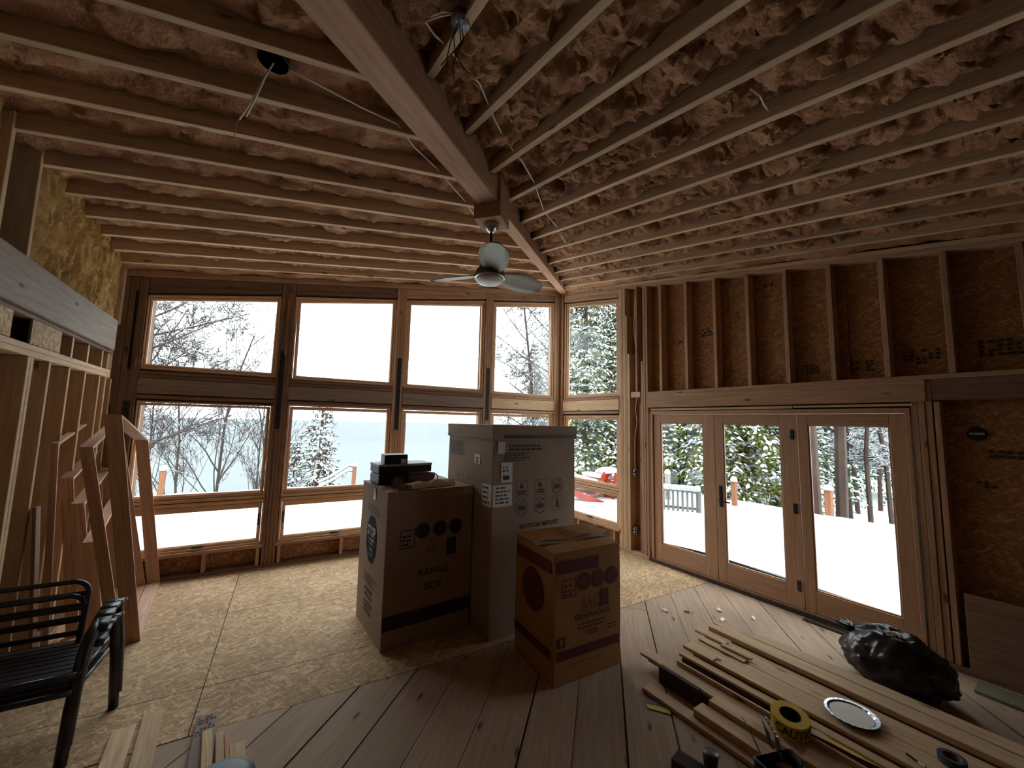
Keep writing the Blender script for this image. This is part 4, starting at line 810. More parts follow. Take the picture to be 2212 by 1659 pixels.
lum('narrow pale board on top at the rear, reaching farthest forward', -1.245, -1.10, -3.88, -7.1, .166, .204, group=PG)
lum('bottom wide board of the lumber pile on the floor', -1.63, -1.25, -4.05, -7.0, .0, .045, 'stud', group=PG)
lum('middle wide board of the lumber pile, under the wide top boards', -1.61, -1.25, -4.0, -7.0, .047, .095, 'dkwood', group=PG)
lum('darker board directly beneath the two wide top boards', -1.60, -1.26, -3.97, -7.0, .097, .140, 'stud', group=PG)
lum('wide pale top board under the pie tin', -1.455, -1.262, -3.93, -7.05, .143, .168, group=PG)
lum('wide pale top board left of the pie tin', -1.650, -1.458, -3.92, -7.05, .143, .168, group=PG)
lum('short thin offcut at the far tip of the pile', -1.375, -1.315, -3.84, -4.10, .170, .186, group=PG)
lum('longer thin offcut lying on the wide top boards', -1.47, -1.405, -3.94, -4.31, .170, .182, group=PG, yaw=-.02)
lum('thin offcut stacked beside the longer offcut', -1.415, -1.375, -4.10, -4.33, .183, .199, group=PG)
lum('thin strip left of the wide top boards', -1.735, -1.665, -3.95, -6.5, .122, .142, group=PG)
lum('dark rounded rail below the thin strip', -1.74, -1.665, -3.98, -4.75, .06, .118, 'dkwood', group=PG)
lum('board standing on edge with a bright top edge', -1.815, -1.795, -3.99, -6.6, .0, .128, group=PG)
lum('long grey brown board at the left of the pile', -1.945, -1.83, -3.74, -6.4, .078, .097, 'rafter', group=PG)
lum('second long board under the grey brown one', -1.925, -1.82, -3.80, -6.4, .055, .076, 'stud', group=PG)
lum('short thick block on edge supporting the left boards', -1.985, -1.945, -3.96, -4.28, .0, .118, 'dkwood', 'wood block', skew=.05)
lum('lowest board on the floor, farthest left of the pile', -2.18, -2.085, -3.97, -5.2, .0, .028, 'rafter', group=PG)
lum('thick board resting on the lowest floor board', -2.10, -1.99, -4.33, -5.3, .03, .075, 'rafter', group=PG)
lum('pale board between the thick board and the edge board', -1.975, -1.87, -4.36, -5.3, .03, .105, 'pale', group=PG)
lum('thin dark lath on the floor before the right door', .14, .20, -4.0, -4.45, .0, .016, 'dkwood', 'board', skew=.07)
lum('second dark lath nearer the door sill', .215, .26, -4.05, -4.6, .0, .02, 'dkwood', 'board', skew=.07)
BG = 'boards on the floor by the chairs'
lum('pale floor board nearest the black chairs', -5.385, -5.275, -2.715, -3.7, .0, .022, 'pale', group=BG, skew=.10)
lum('longer pale floor board right of the shorter one', -5.262, -5.160, -2.63, -3.7, .0, .022, 'pale', group=BG, skew=.11)
sb = empty('printed_board', (-4.9, -2.83, 0), 'dark floor board with pale stencil marks at its end', 'board')
board('board_body', (-4.90, -2.825, .012), (-4.855, -3.7, .012), .115, .024, M['grey'], sb)
g = G()
for i in range(7):
    for j in range(5):
        if random.random() < .7: a = -4.945 + j * .02 + .05 * (i * .022); g.box(a, a + random.uniform(.008, .018), -2.86 - i * .026, -2.845 - i * .026, .0245, .0255)
g.build('stencil_marks', M['dkwood'], sb)
lum('narrow pale strip lying on the stencilled board', -4.905, -4.855, -3.01, -3.7, .026, .045, 'pale', group=BG, skew=.13)
lum('greyish strip right of the stencilled board', -4.835, -4.795, -3.04, -3.7, .0, .03, 'rafter', group=BG, skew=.13)
lum('short pinkish strip beside the greyish one', -4.79, -4.755, -3.06, -3.7, .0, .02, 'stud', group=BG, skew=.14)
lum('rightmost pale strip by the bucket', -4.75, -4.675, -3.18, -3.75, .0, .025, 'pale', group=BG, skew=.12)
bk = empty('bucket', (-4.735, -3.885, 0), 'grey bucket with domed lid at the bottom edge', 'bucket')
G().lathe([(.10, 0), (.125, .31), (.13, .31), (.13, .325), (0, .325)], 24, (-4.735, -3.885, 0)).build('bucket_body', M['slate'], bk, True)
G().lathe([(.136, .318), (.136, .34), (.10, .356), (.05, .362), (0, .363)], 24, (-4.735, -3.885, 0)).build('lid', M['slate'], bk, True)
G().tube([(-4.735 + .132 * math.cos(a), -3.885 + .132 * math.sin(a), .30 + .03 * math.sin(a * .5)) for a in [math.pi * i / 10 for i in range(11)]], .004, 6).build('bail_handle', M['galv'], bk, True)

# ================================================================== SMALL THINGS ON THE PILE
tc = Vector((-1.785, -4.775, 0)); tw = Matrix.Rotation(R(-8), 4, 'Y') @ Matrix.Rotation(R(6), 4, 'X'); zt0 = .132
cr = empty('caution_tape_roll', tc + ZU * zt0, 'roll of yellow caution tape resting on the left boards', 'tape roll')
tf = lambda *p: tuple(tc + ZU * zt0 + tw @ Vector(p[0] if len(p) == 1 else p))
G().lathe([(.056, 0), (.098, 0), (.100, .002), (.100, .083), (.098, .085), (.056, .085), (.056, 0)], 36, fn=tf).build('tape_body', M['yellow'], cr)
G().lathe([(.050, .001), (.056, .001), (.056, .084), (.050, .084), (.050, .001)], 32, fn=tf).build('core', M['hollow_shade'], cr)  # core coloured near-black for the shade in the roll's hole
v, f = text_geo('CAUTION', .072, .0015, .82); g = G()
for k in range(2):
    g.add([tf((.1012 * math.cos(R(-128 + k * 180) + x / .1012), .1012 * math.sin(R(-128 + k * 180) + x / .1012), .042 + y)) for x, y in v], f)
tag(g.build('lettering', M['ink'], cr), 'black CAUTION lettering', kind='stuff')
G().hexa([tf((.098, 0, .005)), tf((.10, .03, .005)), tf((.10, .03, .08)), tf((.098, 0, .08))], [tf((.0985, 0, .005)), tf((.1005, .03, .005)), tf((.1005, .03, .08)), tf((.0985, 0, .08))]).build('tape_end', M['yellow'], cr)
g = G(); P0 = [(-1.74, -4.86, .14), (-1.70, -4.95, .13), (-1.69, -5.05, .131), (-1.66, -5.15, .129), (-1.65, -5.3, .131)]
for a, b in zip(P0[:-1], P0[1:]): a, b = Vector(a), Vector(b); g.hexa([a, b, b + Vector((.05, .01, .004)), a + Vector((.05, .01, .004))], [a + ZU * .001, b + ZU * .001, b + Vector((.05, .01, .005)), a + Vector((.05, .01, .005))])
tag(g.build('loose_tail', M['yellow'], cr), 'loose end of the tape trailing over the boards')
pc = (-1.405, -4.945, .1695)
pt_ = empty('pie_tin', pc, 'fluted foil pie tin of dried white paint on the wide boards', 'pie tin')
n = 48; g = G()
prof = [(.085, 0), (.092, .002), (.118, .026), (.132, .028), (.133, .026), (.117, .022)]
for i, (r_, z_) in enumerate(prof):
    for q in range(n): fl_ = (1 + .025 * (q % 2) * (1 if i >= 2 else 0)); a = 2 * math.pi * q / n; g.v.append((pc[0] + r_ * fl_ * math.cos(a), pc[1] + r_ * fl_ * math.sin(a), pc[2] + z_))
for i in range(len(prof) - 1):
    for q in range(n): g.f.append((i * n + q, i * n + (q + 1) % n, (i + 1) * n + (q + 1) % n, (i + 1) * n + q))
g.f.append(tuple(range(n))); g.build('tin', M['foil'], pt_)
tag(G().lathe([(0, .0195), (.085, .0192), (.1085, .019), (.104, .012), (0, .012)], 32, pc).build('dried_paint', M['paint'], pt_), 'dried white paint')
btp = empty('blue_tape_roll', (-1.335, -5.355, .169), 'dark blue masking tape roll on the wide boards', 'tape roll')
G().lathe([(.040, 0), (.056, 0), (.056, .036), (.040, .036), (.040, 0)], 28, (-1.335, -5.355, .1695)).build('tape_body', M['blue'], btp); G().lathe([(.036, .001), (.040, .001), (.040, .035), (.036, .035), (.036, .001)], 28, (-1.335, -5.355, .1695)).build('core', M['kraft'], btp)
pen = empty('marker_pen', (-1.50, -5.25, .175), 'small dark marker with a pale cap on the wide boards', 'pen')
G().tube([(-1.485, -5.215, .177), (-1.506, -5.268, .177)], .006, 8).build('barrel', M['black'], pen); G().tube([(-1.506, -5.268, .177), (-1.516, -5.296, .177)], .0085, 8).build('cap', M['label'], pen)
tag(G().tube([(-1.638, -4.185, .1735), (-1.590, -4.178, .1735), (-1.583, -4.182, .1735), (-1.578, -4.21, .1735)], .0035, 6).build('hex_key', M['black'], smooth=True), 'small black bent hex key on the wide top board', 'tool')
ys_ = empty('paper_scrap', (-2.2, -4.12, 0), 'yellow paper scrap with grey corner under the lowest board', 'scrap')
G().hexa([(-2.255, -4.08, .001), (-2.15, -4.20, .001), (-2.19, -4.23, .001), (-2.285, -4.11, .001)], [(-2.255, -4.08, .004), (-2.15, -4.20, .004), (-2.19, -4.23, .004), (-2.285, -4.11, .004)]).build('strip', M['yscrap'], ys_)
G().hexa([(-2.255, -4.08, .0045), (-2.19, -4.155, .0045), (-2.165, -4.13, .0045), (-2.225, -4.055, .0045)], [(-2.255, -4.08, .006), (-2.19, -4.155, .006), (-2.165, -4.13, .006), (-2.225, -4.055, .006)]).build('corner', M['slate'], ys_)
cup = empty('black_cup', (-2.36, -4.63, 0), 'small black cup on the floor at the bottom edge', 'cup')
G().lathe([(.033, 0), (.042, .10), (.039, .10), (.031, .004), (0, .004)], 20, (-2.36, -4.63, 0)).build('cup_body', M['black'], cup, True); G().lathe([(.042, .094), (.045, .098), (.042, .102)], 20, (-2.36, -4.63, 0)).build('rim', M['black'], cup, True)
o = board('wood_block', (-2.50, -4.50, .03), (-2.46, -4.66, .03), .10, .06, M['dkwood']); tag(o, 'dark offcut block lying beside the small black cup', 'wood block')
tb = empty('tool_pouch', (-2.14, -4.84, 0), 'dark fabric tool pouch with straps propped against the pile', 'pouch')
g = G(); n = 24; se = lambda c: math.copysign(abs(c) ** .55, c)
prof = [(.96, 0), (1.0, .02), (1.0, .07), (.97, .115), (1.02, .14), (.94, .142), (.90, .10), (.88, .05)]
for r_, z_ in prof:
    for q in range(n):
        a = 2 * math.pi * q / n; k = r_ + .05 * noise.noise(Vector((math.cos(a) * 2, math.sin(a) * 2, z_ * 14)))
        ux, uy = .13 * k * se(math.cos(a)), .062 * k * se(math.sin(a)); g.v.append((-2.12 + ux * .96 + uy * .28, -4.87 - ux * .28 + uy * .96, z_ + (.012 * math.cos(2 * a) if z_ > .11 else 0)))
for i in range(len(prof) - 1):
    for q in range(n): g.f.append((i * n + q, i * n + (q + 1) % n, (i + 1) * n + (q + 1) % n, (i + 1) * n + q))
g.f.append(tuple(range(n))); g.f.append(tuple((len(prof) - 1) * n + q for q in range(n))); g.build('pouch_body', M['case'], tb, True)
def ribbon(ps, w):
    g = G()
    for a, b in zip(ps[:-1], ps[1:]): a, b = Vector(a), Vector(b); sd = Vector((.3, .9, .2)).normalized() * w; g.hexa([a - sd, b - sd, b + sd, a + sd], [p + ZU * .003 for p in (a - sd, b - sd, b + sd, a + sd)])
    return g
for k, ps in enumerate(([(-2.05, -4.80, .13), (-1.98, -4.74, .16), (-1.91, -4.67, .155), (-1.85, -4.63, .135)], [(-2.06, -4.85, .12), (-1.97, -4.79, .15), (-1.90, -4.71, .15), (-1.84, -4.655, .135)], [(-2.10, -4.76, .10), (-2.02, -4.66, .13), (-1.95, -4.58, .12)])):
    ribbon(ps, .018 if k < 2 else .010).build('strap', M['case'], tb)
for i in range(5): p = Vector((-1.99 + i * .025, -4.80 + i * .028, .165)); G().lathe([(0, 0), (.006, .0), (.006, .005), (0, .007)], 8, tuple(p)).build('rivet', M['chrome'], tb)
# rubbish bag
bgc = Vector((-.40, -4.86, 0)); bag = empty('rubbish_bag', bgc, 'full crumpled black plastic rubbish bag by the right doors', 'bag')
bm = bmesh.new(); bmesh.ops.create_icosphere(bm, subdivisions=5, radius=1.0)
for v in bm.verts:
    p = v.co.copy(); q = p * 1.6; r_ = 1 + .16 * noise.noise(q * 1.3 + Vector((3, 1, 2))) + .10 * abs(noise.noise(q * 3.1)) - .07 * abs(noise.noise(Vector((q.x * 5, q.y * 5, q.z * 1.6)))) + .045 * abs(noise.noise(q * 5.5 + Vector((2, 0, 5)))) - .05 * abs(noise.noise(Vector((q.x * 9, q.y * 9, q.z * 3)))) + .02 * noise.noise(q * 14)
    ang = math.atan2(p.y, p.x); x, y, z = p.x * r_ * .245, p.y * r_ * .315, p.z * r_ * .205
    z += .18; z = max(z, .004 + .01 * abs(noise.noise(q * 3)))
    if p.z > .35: z += .05 * (p.z - .35) * (1 + noise.noise(q * 2))
    v.co = Vector((x, y, z))
me = bpy.data.meshes.new('bag_skin'); bm.to_mesh(me); bm.free(); me.materials.append(M['bag'])
for p in me.polygons: p.use_smooth = True
reg(bpy.data.objects.new('bag_skin', me), Matrix.Translation(bgc) @ Matrix.Rotation(R(12), 4, 'Z'), bag)
g = G()
for k in range(7):
    a = k * .9; p0 = bgc + Vector((-.06, .21, .30)); g.tube([p0, p0 + Vector((.03 * math.cos(a), .05 + .03 * math.sin(a), .05)), p0 + Vector((.07 * math.cos(a), .09 + .05 * math.sin(a), .075))], [.02, .016, .004], 6)
g.build('tied_neck', M['bag'], bag, True)
tag(crumple('bag_contents', 'pale crumpled wrapper poking from the top of the black bag', 'wrapper', (-.47, -4.88, .405), .10, .06, .035, -50, 'paper', 31, n=6), None)
tag(G().hexa([PB(5.16, .10, .001), PB(7.4, .10, .001), PB(7.4, .42, .001), PB(5.16, .30, .001)], [PB(5.16, .10, .02), PB(7.4, .10, .02), PB(7.4, .42, .02), PB(5.16, .30, .02)]).build('carpet_strip', M['rug']), 'greenish grey carpet strip along the foot of the right wall', 'carpet')

# ================================================================== OUTSIDE
def gz(x, y):
    """height of the snow: deck near the house, bank falling to the lake, flat wood beyond the doors"""
    n_ = noise.noise(Vector((x * .35, y * .35, 0))) * .07 + noise.noise(Vector((x * 1.1, y * 1.1, 4))) * .025
    return n_
def sheet(name, x0, x1, y0, y1, st, hf, mat, parent=None):
    nx = int((x1 - x0) / st); ny = int((y1 - y0) / st); v = []; f = []
    for i in range(nx + 1):
        for j in range(ny + 1): x = x0 + (x1 - x0) * i / nx; y = y0 + (y1 - y0) * j / ny; v.append((x, y, hf(x, y)))
    for i in range(nx):
        for j in range(ny): k = i * (ny + 1) + j; f.append((k, k + 1, k + ny + 2, k + ny + 1))
    return mobj(name, v, f, M[mat], parent, smooth=True)
def deckz(x, y): return .27 + gz(x, y) + .07 * noise.noise(Vector((x * .9, y * .9, 9)))
def slopez(x, y):
    t = max(0, y - 4.9 + max(0, -x - 8) * 0); s_ = max(0, x - 5.0)
    za = -.35 * t - .012 * t * t * .0; za = max(za, -13.2)
    w = min(1, max(0, (x - 1) / 5)); zb = -.45 - .03 * s_ - .02 * max(0, y) + .25 * noise.noise(Vector((x * .2, y * .2, 2)))
    return (za - .9) * (1 - w) + (max(-13.2, zb - .30 * max(0, y - 10 - .0 * x))) * w + gz(x, y) * 2
deck = sheet('deck_snow', -12, 4.75, .19, 4.85, .18, deckz, 'snow'); tag(deck, kind='structure')
def deckz2(v, w): return .27 + gz(v, w + 30) + .05 * noise.noise(Vector((v * .8, w * .8, 21)))
v_ = []; f_ = []; nx, ny = 56, 26
for i in range(nx + 1):
    for j in range(ny + 1):
        v = -.6 + 12 * i / nx; w = .19 + 4.44 * j / ny; p = PB(v, -w, 0); z = deckz(p.x, p.y) + (.16 * max(0, 1 - abs(w - 4.2) / .5) * (.5 + noise.noise(Vector((v * .8, 3, 1)))) if v > 1 else 0); v_.append((p.x, p.y, z - (.006 if p.y > .19 else 0)))
for i in range(nx):
    for j in range(ny): k = i * (ny + 1) + j; f_.append((k, k + 1, k + ny + 2, k + ny + 1))
tag(mobj('deck_snow', v_, f_, M['snow'], smooth=True), kind='structure')
tag(sheet('snowy_bank', -60, 60, -22, 46, 1.0, lambda x, y: slopez(x, y) if not (x < 4.3 and y < 4.6) else -1.5, 'snow'), kind='structure')
tag(G().box(-1500, 1500, 40, 250, -13.6, -13.0).build('shore_ice', M['ice']), kind='structure'); tag(G().box(-2500, 2500, 250, 2600, -13.7, -13.1).build('lake', M['lake']), kind='structure')
def snowcap(parent, c, rx, ry, h, seed):
    g = G(); n = 12; prof = [(1.0, 0), (1.08, .25), (1.0, .55), (.75, .82), (.4, .96), (0, 1)]
    for i, (r_, z_) in enumerate(prof):
        for q in range(n): a = 2 * math.pi * q / n; k = 1 + .12 * noise.noise(Vector((a, z_ * 2, seed))); g.v.append((c[0] + rx * r_ * k * math.cos(a), c[1] + ry * r_ * k * math.sin(a), c[2] + h * z_))
    for i in range(len(prof) - 1):
        for q in range(n): g.f.append((i * n + q, i * n + (q + 1) % n, (i + 1) * n + (q + 1) % n, (i + 1) * n + q))
    return tag(g.build('snow_cap', M['snow'], parent, True), 'rounded cap of snow')
def dpost(x, y, z1, label, mat='cedar', tilt=0.0, s=.09):
    r_ = empty('deck_post', (x, y, 0), label, 'post', 'posts along the deck edge'); board('post', (x, y, -.9), (x + tilt, y, z1), s, s, M[mat], r_, up=(0, 1, 0)); snowcap(r_, (x + tilt, y, z1 - .01), s * .72, s * .72, .11, x)
    return r_
dpost(-6.83, 4.62, .80, 'orange cedar deck post with snow cap behind the leaning frames', tilt=.05)
dpost(-3.05, 4.72, .74, 'orange cedar deck post at the end of the snowy handrails', tilt=.03)
dpost(4.04, -1.02, .78, 'orange cedar deck post with snow cap seen through the middle door')
dpost(4.74, -2.48, .78, 'wider orange cedar deck post seen through the right door', s=.11)
dpost(3.25, .09, .84, 'grey deck post with snow cap behind the slatted bench', 'grey')
hr = empty('stair_handrail', (-3.6, 4.8, 0), 'pair of snow-covered sloping black handrails by the left deck post', 'handrail')
for k, (dy, dz) in enumerate(((0, 0), (.0, -.12))):
    pts = [(-3.06, 4.72 + dy, .72 + dz), (-3.16, 4.73, .74 + dz), (-3.34, 4.76, .62 + dz), (-3.58, 4.78, .46 + dz), (-3.85, 4.8, .33 + dz)]
    G().tube(pts, .016, 6).build('rail', M['black'], hr, True); G().tube([(x, y, z + .03) for x, y, z in pts], .03, 6).build('snow_layer', M['snow'], hr, True)
# slatted grey bench
def slat_bench():
    a = Vector((2.02, -.62, 0)); b = Vector((2.50, -1.24, 0)); x = (b - a).normalized(); n_ = ZU.cross(x); r_ = empty('garden_bench', (a + b) / 2, 'pale grey slatted bench back topped with snow, seen through the left door', 'bench')
    Lb = (b - a).length
    for k in range(9): p = a + x * (Lb * (k + .5) / 9); board('slat', p + ZU * .15, p + ZU * .66, .042, .02, M['grey_wood'], r_, up=tuple(n_))
    board('top_rail', a + ZU * .68, b + ZU * .68, .05, .045, M['grey_wood'], r_); board('lower_rail', a + ZU * .34 + n_ * .03, b + ZU * .34 + n_ * .03, .02, .05, M['grey_wood'], r_)
    for p in (a, b): board('leg', p + ZU * 0, p + ZU * .70, .055, .055, M['grey_wood'], r_, up=tuple(n_))
    g = G(); n = 14
    for i in range(n): p, q = a + x * (Lb * i / n - .02), a + x * (Lb * (i + 1) / n + .02); c = (p + q) / 2 + ZU * (.735 + .012 * noise.noise(Vector((i * .8, 1, 1)))); bmv = [(c + x * (sx * .05) + n_ * (sy * .055) + ZU * (sz * .045)) for sz in (-1, 1) for sx, sy in ((-1, -1), (1, -1), (1, 1), (-1, 1))]; g.hexa(bmv[:4], bmv[4:])
    o = g.build('snow_layer', M['snow'], r_, True, bevel=.015)
slat_bench()
def adirondack(c, ang, label):
    a = R(ang); x = Vector((math.cos(a), math.sin(a), 0)); y = Vector((-math.sin(a), math.cos(a), 0)); c = Vector(c); r_ = empty('deck_chair', c, label, 'chair', 'red deck chairs in the snow')
    P_ = lambda u, v, z: c + x * u + y * v + ZU * z
    for k in range(6): u = -.25 + k * .1; board('back_slat', P_(u, .28, .18), P_(u * 1.1, .44, .66 + .03 * math.cos(u * 6)), .075, .018, M['red'], r_, up=tuple(y))
    for k in range(6): v = -.32 + k * .1; board('seat_slat', P_(-.29, v, .26 - .02 * k), P_(.29, v, .26 - .02 * k), .085, .02, M['red'], r_)
    for s_ in (-1, 1):
        board('armrest', P_(.34 * s_, -.42, .48), P_(.34 * s_, .34, .46), .12, .022, M['red'], r_); board('front_leg', P_(.31 * s_, -.36, -.2), P_(.31 * s_, -.36, .47), .09, .025, M['red'], r_, up=tuple(x)); board('side_rail', P_(.28 * s_, -.38, .20), P_(.28 * s_, .46, .02), .022, .12, M['red'], r_)
    board('front_apron', P_(-.31, -.37, .20), P_(.31, -.37, .20), .022, .12, M['red'], r_)
    sn = snowcap(r_, tuple(P_(0, -.05, .27)), .28, .30, .22, ang); snowcap(r_, tuple(P_(0, .42, .64)), .30, .10, .13, ang + 3)
    for s_ in (-1, 1): snowcap(r_, tuple(P_(.34 * s_, -.04, .485)), .07, .38, .10, ang + s_)
adirondack((1.30, .62, .27), 205, 'red wooden deck chair loaded with snow, nearer the fridge carton'); adirondack((1.95, .35, .27), 160, 'red wooden deck chair buried in snow, right of the other red one')

# ---- trees
def bare_geo(seed, H, spread=.55, levels=4, lean=0.0, up=.25, dens=1.0, thick=1.0, blen=1.0, tmin=.0035, snowp=.35):
    rnd = random.Random(seed); wood_, twigs, snow = G(), G(), G()
    def branch(p, d, L, r, lv):
        n = 5 if lv < 2 else 3; pts = [p.copy()]; dd = d.copy(); step = L / n
        for i in range(n):
            dd = (dd + Vector((rnd.uniform(-1, 1), rnd.uniform(-1, 1), rnd.uniform(-.5, 1) * up * 2)) * (.13 + .05 * lv)).normalized(); pts.append(pts[-1] + dd * step)
        rs = [r * (1 - .62 * i / n) for i in range(n + 1)]
        (wood_ if lv < 2 else twigs).tube(pts, rs, 6 if lv == 0 else (4 if lv == 1 else 3), cap=False)
        if 1 <= lv <= 3 and abs(d.z) < .8 and rnd.random() < snowp: snow.tube([q + ZU * (rs[i] * .8 + .004) for i, q in enumerate(pts)], [max(.006, x * .75) for x in rs], 3, cap=False)
        if lv >= levels: return
        L = min(L, 7.5 if lv == 0 else L); k = int((5, 6, 6, 5)[min(lv, 3)] * dens) if lv else int(17 * dens)
        for i in range(k):
            t = rnd.uniform(.18 if lv == 0 else .12, 1.0); a = min(int(t * n), n - 1); q = pts[a].lerp(pts[a + 1], t * n - a); ax = (pts[a + 1] - pts[a]).normalized()
            pe = ax.orthogonal().normalized(); pe.rotate(Matrix.Rotation(rnd.uniform(0, 6.28), 3, ax)); nd = (ax * (1 - spread) + pe * spread + ZU * up * .5).normalized()
            branch(q, nd, L * rnd.uniform(.30, .48) * (blen * (1.1 - .4 * t) if lv == 0 else 1), max(tmin, rs[a] * rnd.uniform(.35, .55)), lv + 1)
    branch(Vector((0, 0, 0)), Vector((lean, 0, 1)).normalized(), H, (H * .011 + .015) * thick, 0)
    return wood_, twigs, snow
def evergreen_geo(seed, H, R0_, mat_leafy=False, dens=1.0, snowy=.75, gap=.08):
    rnd = random.Random(seed); tr, fo, sn = G(), G(), G()
    tr.tube([(0, 0, 0), (.03, .02, H * .5), (0, 0, H)], [.02 + H * .013, .01 + H * .007, .01], 6)
    z = H * gap
    while z < H * .985:
        t = z / H; Rr = R0_ * (1 - t) ** .8 * rnd.uniform(.8, 1.1) + .06; k = max(4, int((5 + 6 * (1 - t)) * dens))
        for i in range(k):
            a = rnd.uniform(0, 6.28); L = Rr * rnd.uniform(.55, 1.12); dv = Vector((math.cos(a), math.sin(a), 0)); sd = Vector((-dv.y, dv.x, 0)); m = max(3, int(L / .17))
            rise = rnd.uniform(-.1, .25)
            for j in range(m):
                s_ = (j + .7) / m; dr_ = dv * L * s_ + ZU * (z + rise * L * s_ - .42 * L * s_ * s_)
                for b in (-1, 1, 0):
                    q = dr_ + sd * b * (.05 + .16 * (1 - s_ * .5)) * rnd.uniform(.5, 1.2); ln = rnd.uniform(.07, .17); wd = rnd.uniform(.02, .045); e = (dv * .6 + sd * b * .8 + ZU * rnd.uniform(-.7, .1)).normalized(); o_ = e.cross(ZU).normalized() * wd
                    up_ = o_.cross(e).normalized() * .02
                    fo.add([q - e * ln * .4, q + o_ + up_, q + e * ln, q - o_ + up_], [(0, 1, 2, 3)])
                    if rnd.random() < .5: fo.add([q - ZU * .02, q + sd * wd - ZU * ln * .6, q - ZU * ln * .9, q - sd * wd - ZU * ln * .6], [(0, 1, 2, 3)])
                    if rnd.random() < snowy * (.62 if b else .85):
                        w2 = wd * rnd.uniform(.9, 1.7); h2 = rnd.uniform(.018, .05); c = q + ZU * .03 + e * ln * .25; l2 = ln * rnd.uniform(.5, .9)
                        o2 = o_.normalized() * w2
                        sn.add([c - e * l2, c + o2, c + e * l2, c - o2, c + ZU * h2 * 1.4, c - ZU * h2 * .4], [(0, 1, 4), (1, 2, 4), (2, 3, 4), (3, 0, 4), (1, 0, 5), (2, 1, 5), (3, 2, 5), (0, 3, 5)])
        z += H * .018 + .10
    return tr, fo, sn
def proto(kind, *a, **k):
    return (kind, evergreen_geo(*a, **k) if kind != 'bare' else bare_geo(*a, **k))
PR = dict(cedar=proto('cedar', 3, 10.5, 2.3, dens=1.5, snowy=.62), pine=proto('pine', 5, 12.5, 2.7, dens=1.4, snowy=.68), small=proto('small', 9, 4.9, 1.15, dens=.8, snowy=.7), bare=proto('bare', 21, 5.4, up=.40, spread=.45, dens=.95, thick=.5, tmin=.0045, snowp=.2), bare2=proto('bare', 33, 12.5, spread=.66, up=.10, lean=.06, dens=1.35, thick=.6, tmin=.0088, blen=.95, snowp=.2), pole=proto('bare', 44, 11, spread=.8, levels=3, up=.02, dens=1.9, thick=.5, blen=.30, tmin=.005, snowp=.95))
MESH = {}
def tree(kind, x, y, rot, sc, label, group, cat='tree', z=None, name='tree'):
    zz = slopez(x, y) - .1 if z is None else z; mw = Matrix.Translation((x, y, zz)) @ Matrix.Rotation(rot, 4, 'Z') @ Matrix.Scale(sc, 4)
    r_ = empty(name, (x, y, zz), label, cat, group); kd, gs = PR[kind]
    if kd != 'bare': parts = (('trunk', M['brownbark']), ('foliage', M['leaf'] if kind == 'small' else M['needle'] if kind == 'cedar' else M['needle2']), ('snow_load', M['snow']))
    else: parts = (('trunk', M['brownbark'] if kind == 'pole' else M['bark']), ('twigs', M['twig']), ('snow_load', M['snow']))
    for (nm, mt), g in zip(parts, gs):
        if (kind, nm) not in MESH:
            o = g.build(nm, mt, r_, mw=mw, smooth=False); MESH[kind, nm] = o.data
        else: o = reg(bpy.data.objects.new(nm, MESH[kind, nm]), mw, r_)
        if nm != 'trunk': o['kind'] = 'stuff'
EG = 'snow-laden evergreens beyond the deck'
def pol(az, dist): return (CAM.x + dist * math.cos(R(az)), CAM.y + dist * math.sin(R(az)))
for i, (kd, az, ds, sc, lb) in enumerate((
    ('cedar', 49.5, 13.6, 1.0, 'snowy evergreen filling the single right-wall window'),
    ('pine', 46.0, 16.5, 1.0, 'taller snowy evergreen behind, at the right of the single right-wall window'),
    ('pine', 52.5, 18.0, .95, 'farther snowy evergreen behind, at the left of the single right-wall window'),
    ('cedar', 57.0, 19.0, .66, 'lower evergreen at the foot of the rightmost back window'),
    ('cedar', 60.8, 21.0, .50, 'smallest evergreen top left of the lower one in the rightmost back window'),
    ('cedar', 41.0, 13.5, 1.0, 'snowy evergreen beyond the left door, behind the grey bench'),
    ('pine', 37.0, 15.5, .95, 'dark blue green pine filling the left door view'),
    ('cedar', 33.5, 12.8, .98, 'yellow green evergreen at the left of the middle door view'),
    ('cedar', 29.5, 12.6, 1.04, 'yellow green evergreen in the centre of the middle door view'),
    ('pine', 26.3, 15.5, 1.0, 'tall pine at the right of the middle door view'),
    ('pine', 43.5, 22.0, 1.1, 'far pine between the window and the doors'),
    ('pine', 34.8, 21.0, 1.1, 'far pine behind the two yellow green evergreens'),
    ('pine', 20.5, 23.0, 1.1, 'far pine behind the bare trunks, right door view'),
    ('pine', 15.0, 22.0, 1.1, 'far pine at the right edge of the right door view'))):
    x, y = pol(az, ds); tree(kd, x, y, i * 1.3, sc, lb, EG, name='evergreen_tree')
PGp = 'bare trunks beyond the right door'
for i, (az, ds, sc, lb) in enumerate(((22.6, 11.0, 1.75, 'thick snowy bare trunk at the left of the right door view'), (20.4, 11.6, 1.75, 'thick bare trunk just right of the thickest one'), (19.0, 17, 1.0, 'thin bare trunk in the middle of the right door view'), (18.0, 14.5, .9, 'slim bare trunk left of the door centre line'), (17.2, 19, 1.0, 'thin distant bare trunk in the right door view'), (16.4, 15.5, .9, 'slim bare trunk near the right door stile'), (15.3, 18, 1.0, 'far right thin bare trunk'), (21.6, 18.0, 1.0, 'thin bare trunk behind the thick pair'), (24.0, 18.0, 1.0, 'thin bare trunk between the doors'), (19.6, 15, .8, 'short slim bare trunk behind the post'))):
    x, y = pol(az, ds); tree('pole', x, y, i * 2.1 + .5, sc, lb, PGp, name='bare_tree')
BGp = 'bare trees on the bank above the lake'
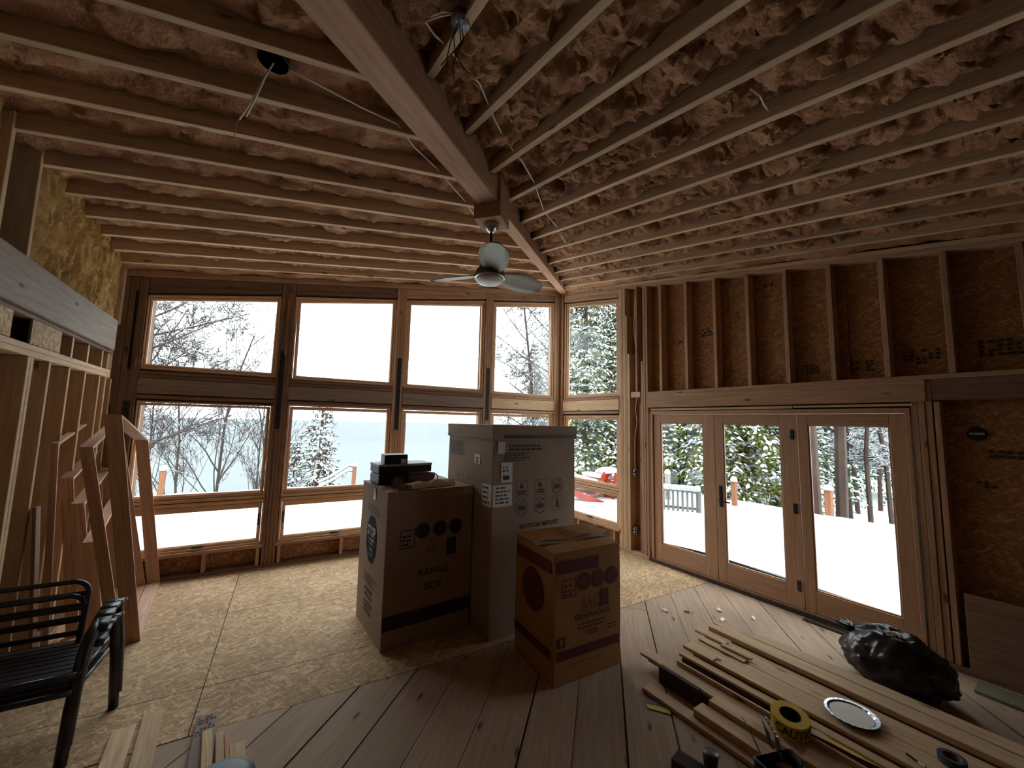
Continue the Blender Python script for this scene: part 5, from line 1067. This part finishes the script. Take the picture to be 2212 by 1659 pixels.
for i, (kd, az, ds, sc, lb) in enumerate((('bare', 99.8, 13.8, 1.0, 'slim bare tree left of centre in the lower left window'), ('bare', 96.6, 13.2, 1.12, 'bare tree in the centre of the lower left window'), ('bare', 93.6, 14.2, .95, 'bare tree right of centre in the lower left window'), ('bare', 92.2, 15.2, 1.0, 'bare tree at the right edge of the lower left window'), ('bare', 102.2, 14.6, 1.0, 'bare tree behind the leaning frames'),
    ('bare2', 104.6, 12.0, .8, 'nearer spreading bare tree at the left edge of the upper left window'), ('bare2', 106.0, 14.3, 1.0, 'big spreading bare tree reaching into the upper left window'), ('bare2', 56.3, 16.5, .85, 'bare tree farther behind the big spreading one, rightmost back window'), ('bare2', 53.6, 14.2, .95, 'big spreading bare tree reaching into the rightmost back window'))):
    x, y = pol(az, ds); tree(kd, x, y, i * 1.7 + (2.6 if kd == 'bare2' else 0), sc, lb, BGp, name='bare_tree')
x, y = pol(86.3, 12.6); tree('small', x, y, 0, .95, 'small tree with brown snow-dusted leaves in the second window', None, name='leafy_tree')
x, y = pol(89.0, 13.2); tree('small', x, y, 2, .62, 'lower brown-leaved shrub left of the small leafy tree', None, cat='shrub', name='leafy_shrub')

# chips of wood and paper swept on to the planks near the doors
for (x, y, a, lb) in ((-.62, -3.62, 10, 'pale chip on the planks closest to the tips of the lumber boards'), (-.45, -3.48, 60, 'pale chip on the planks midway between lumber pile and middle door'), (-.78, -3.34, 120, 'narrow pale chip on the planks left of the midway one'), (-.30, -3.75, 30, 'pale chip on the planks nearest the right door'), (-.98, -3.22, 80, 'leftmost pale chip, on the planks just off the strand board')):
    c = Vector((x, y, .001)); d = Vector((math.cos(R(a)), math.sin(R(a)), 0)); e = Vector((-d.y, d.x, 0)); g = G(); q = [c - d * .035 - e * .012, c + d * .03 - e * .016, c + d * .036 + e * .01, c - d * .02 + e * .017]
    g.hexa(q, [p + ZU * (.004 + .006 * i) for i, p in enumerate(q)]); tag(g.build('wood_chip', M['paper']), lb, 'chip', 'pale chips on the planks')
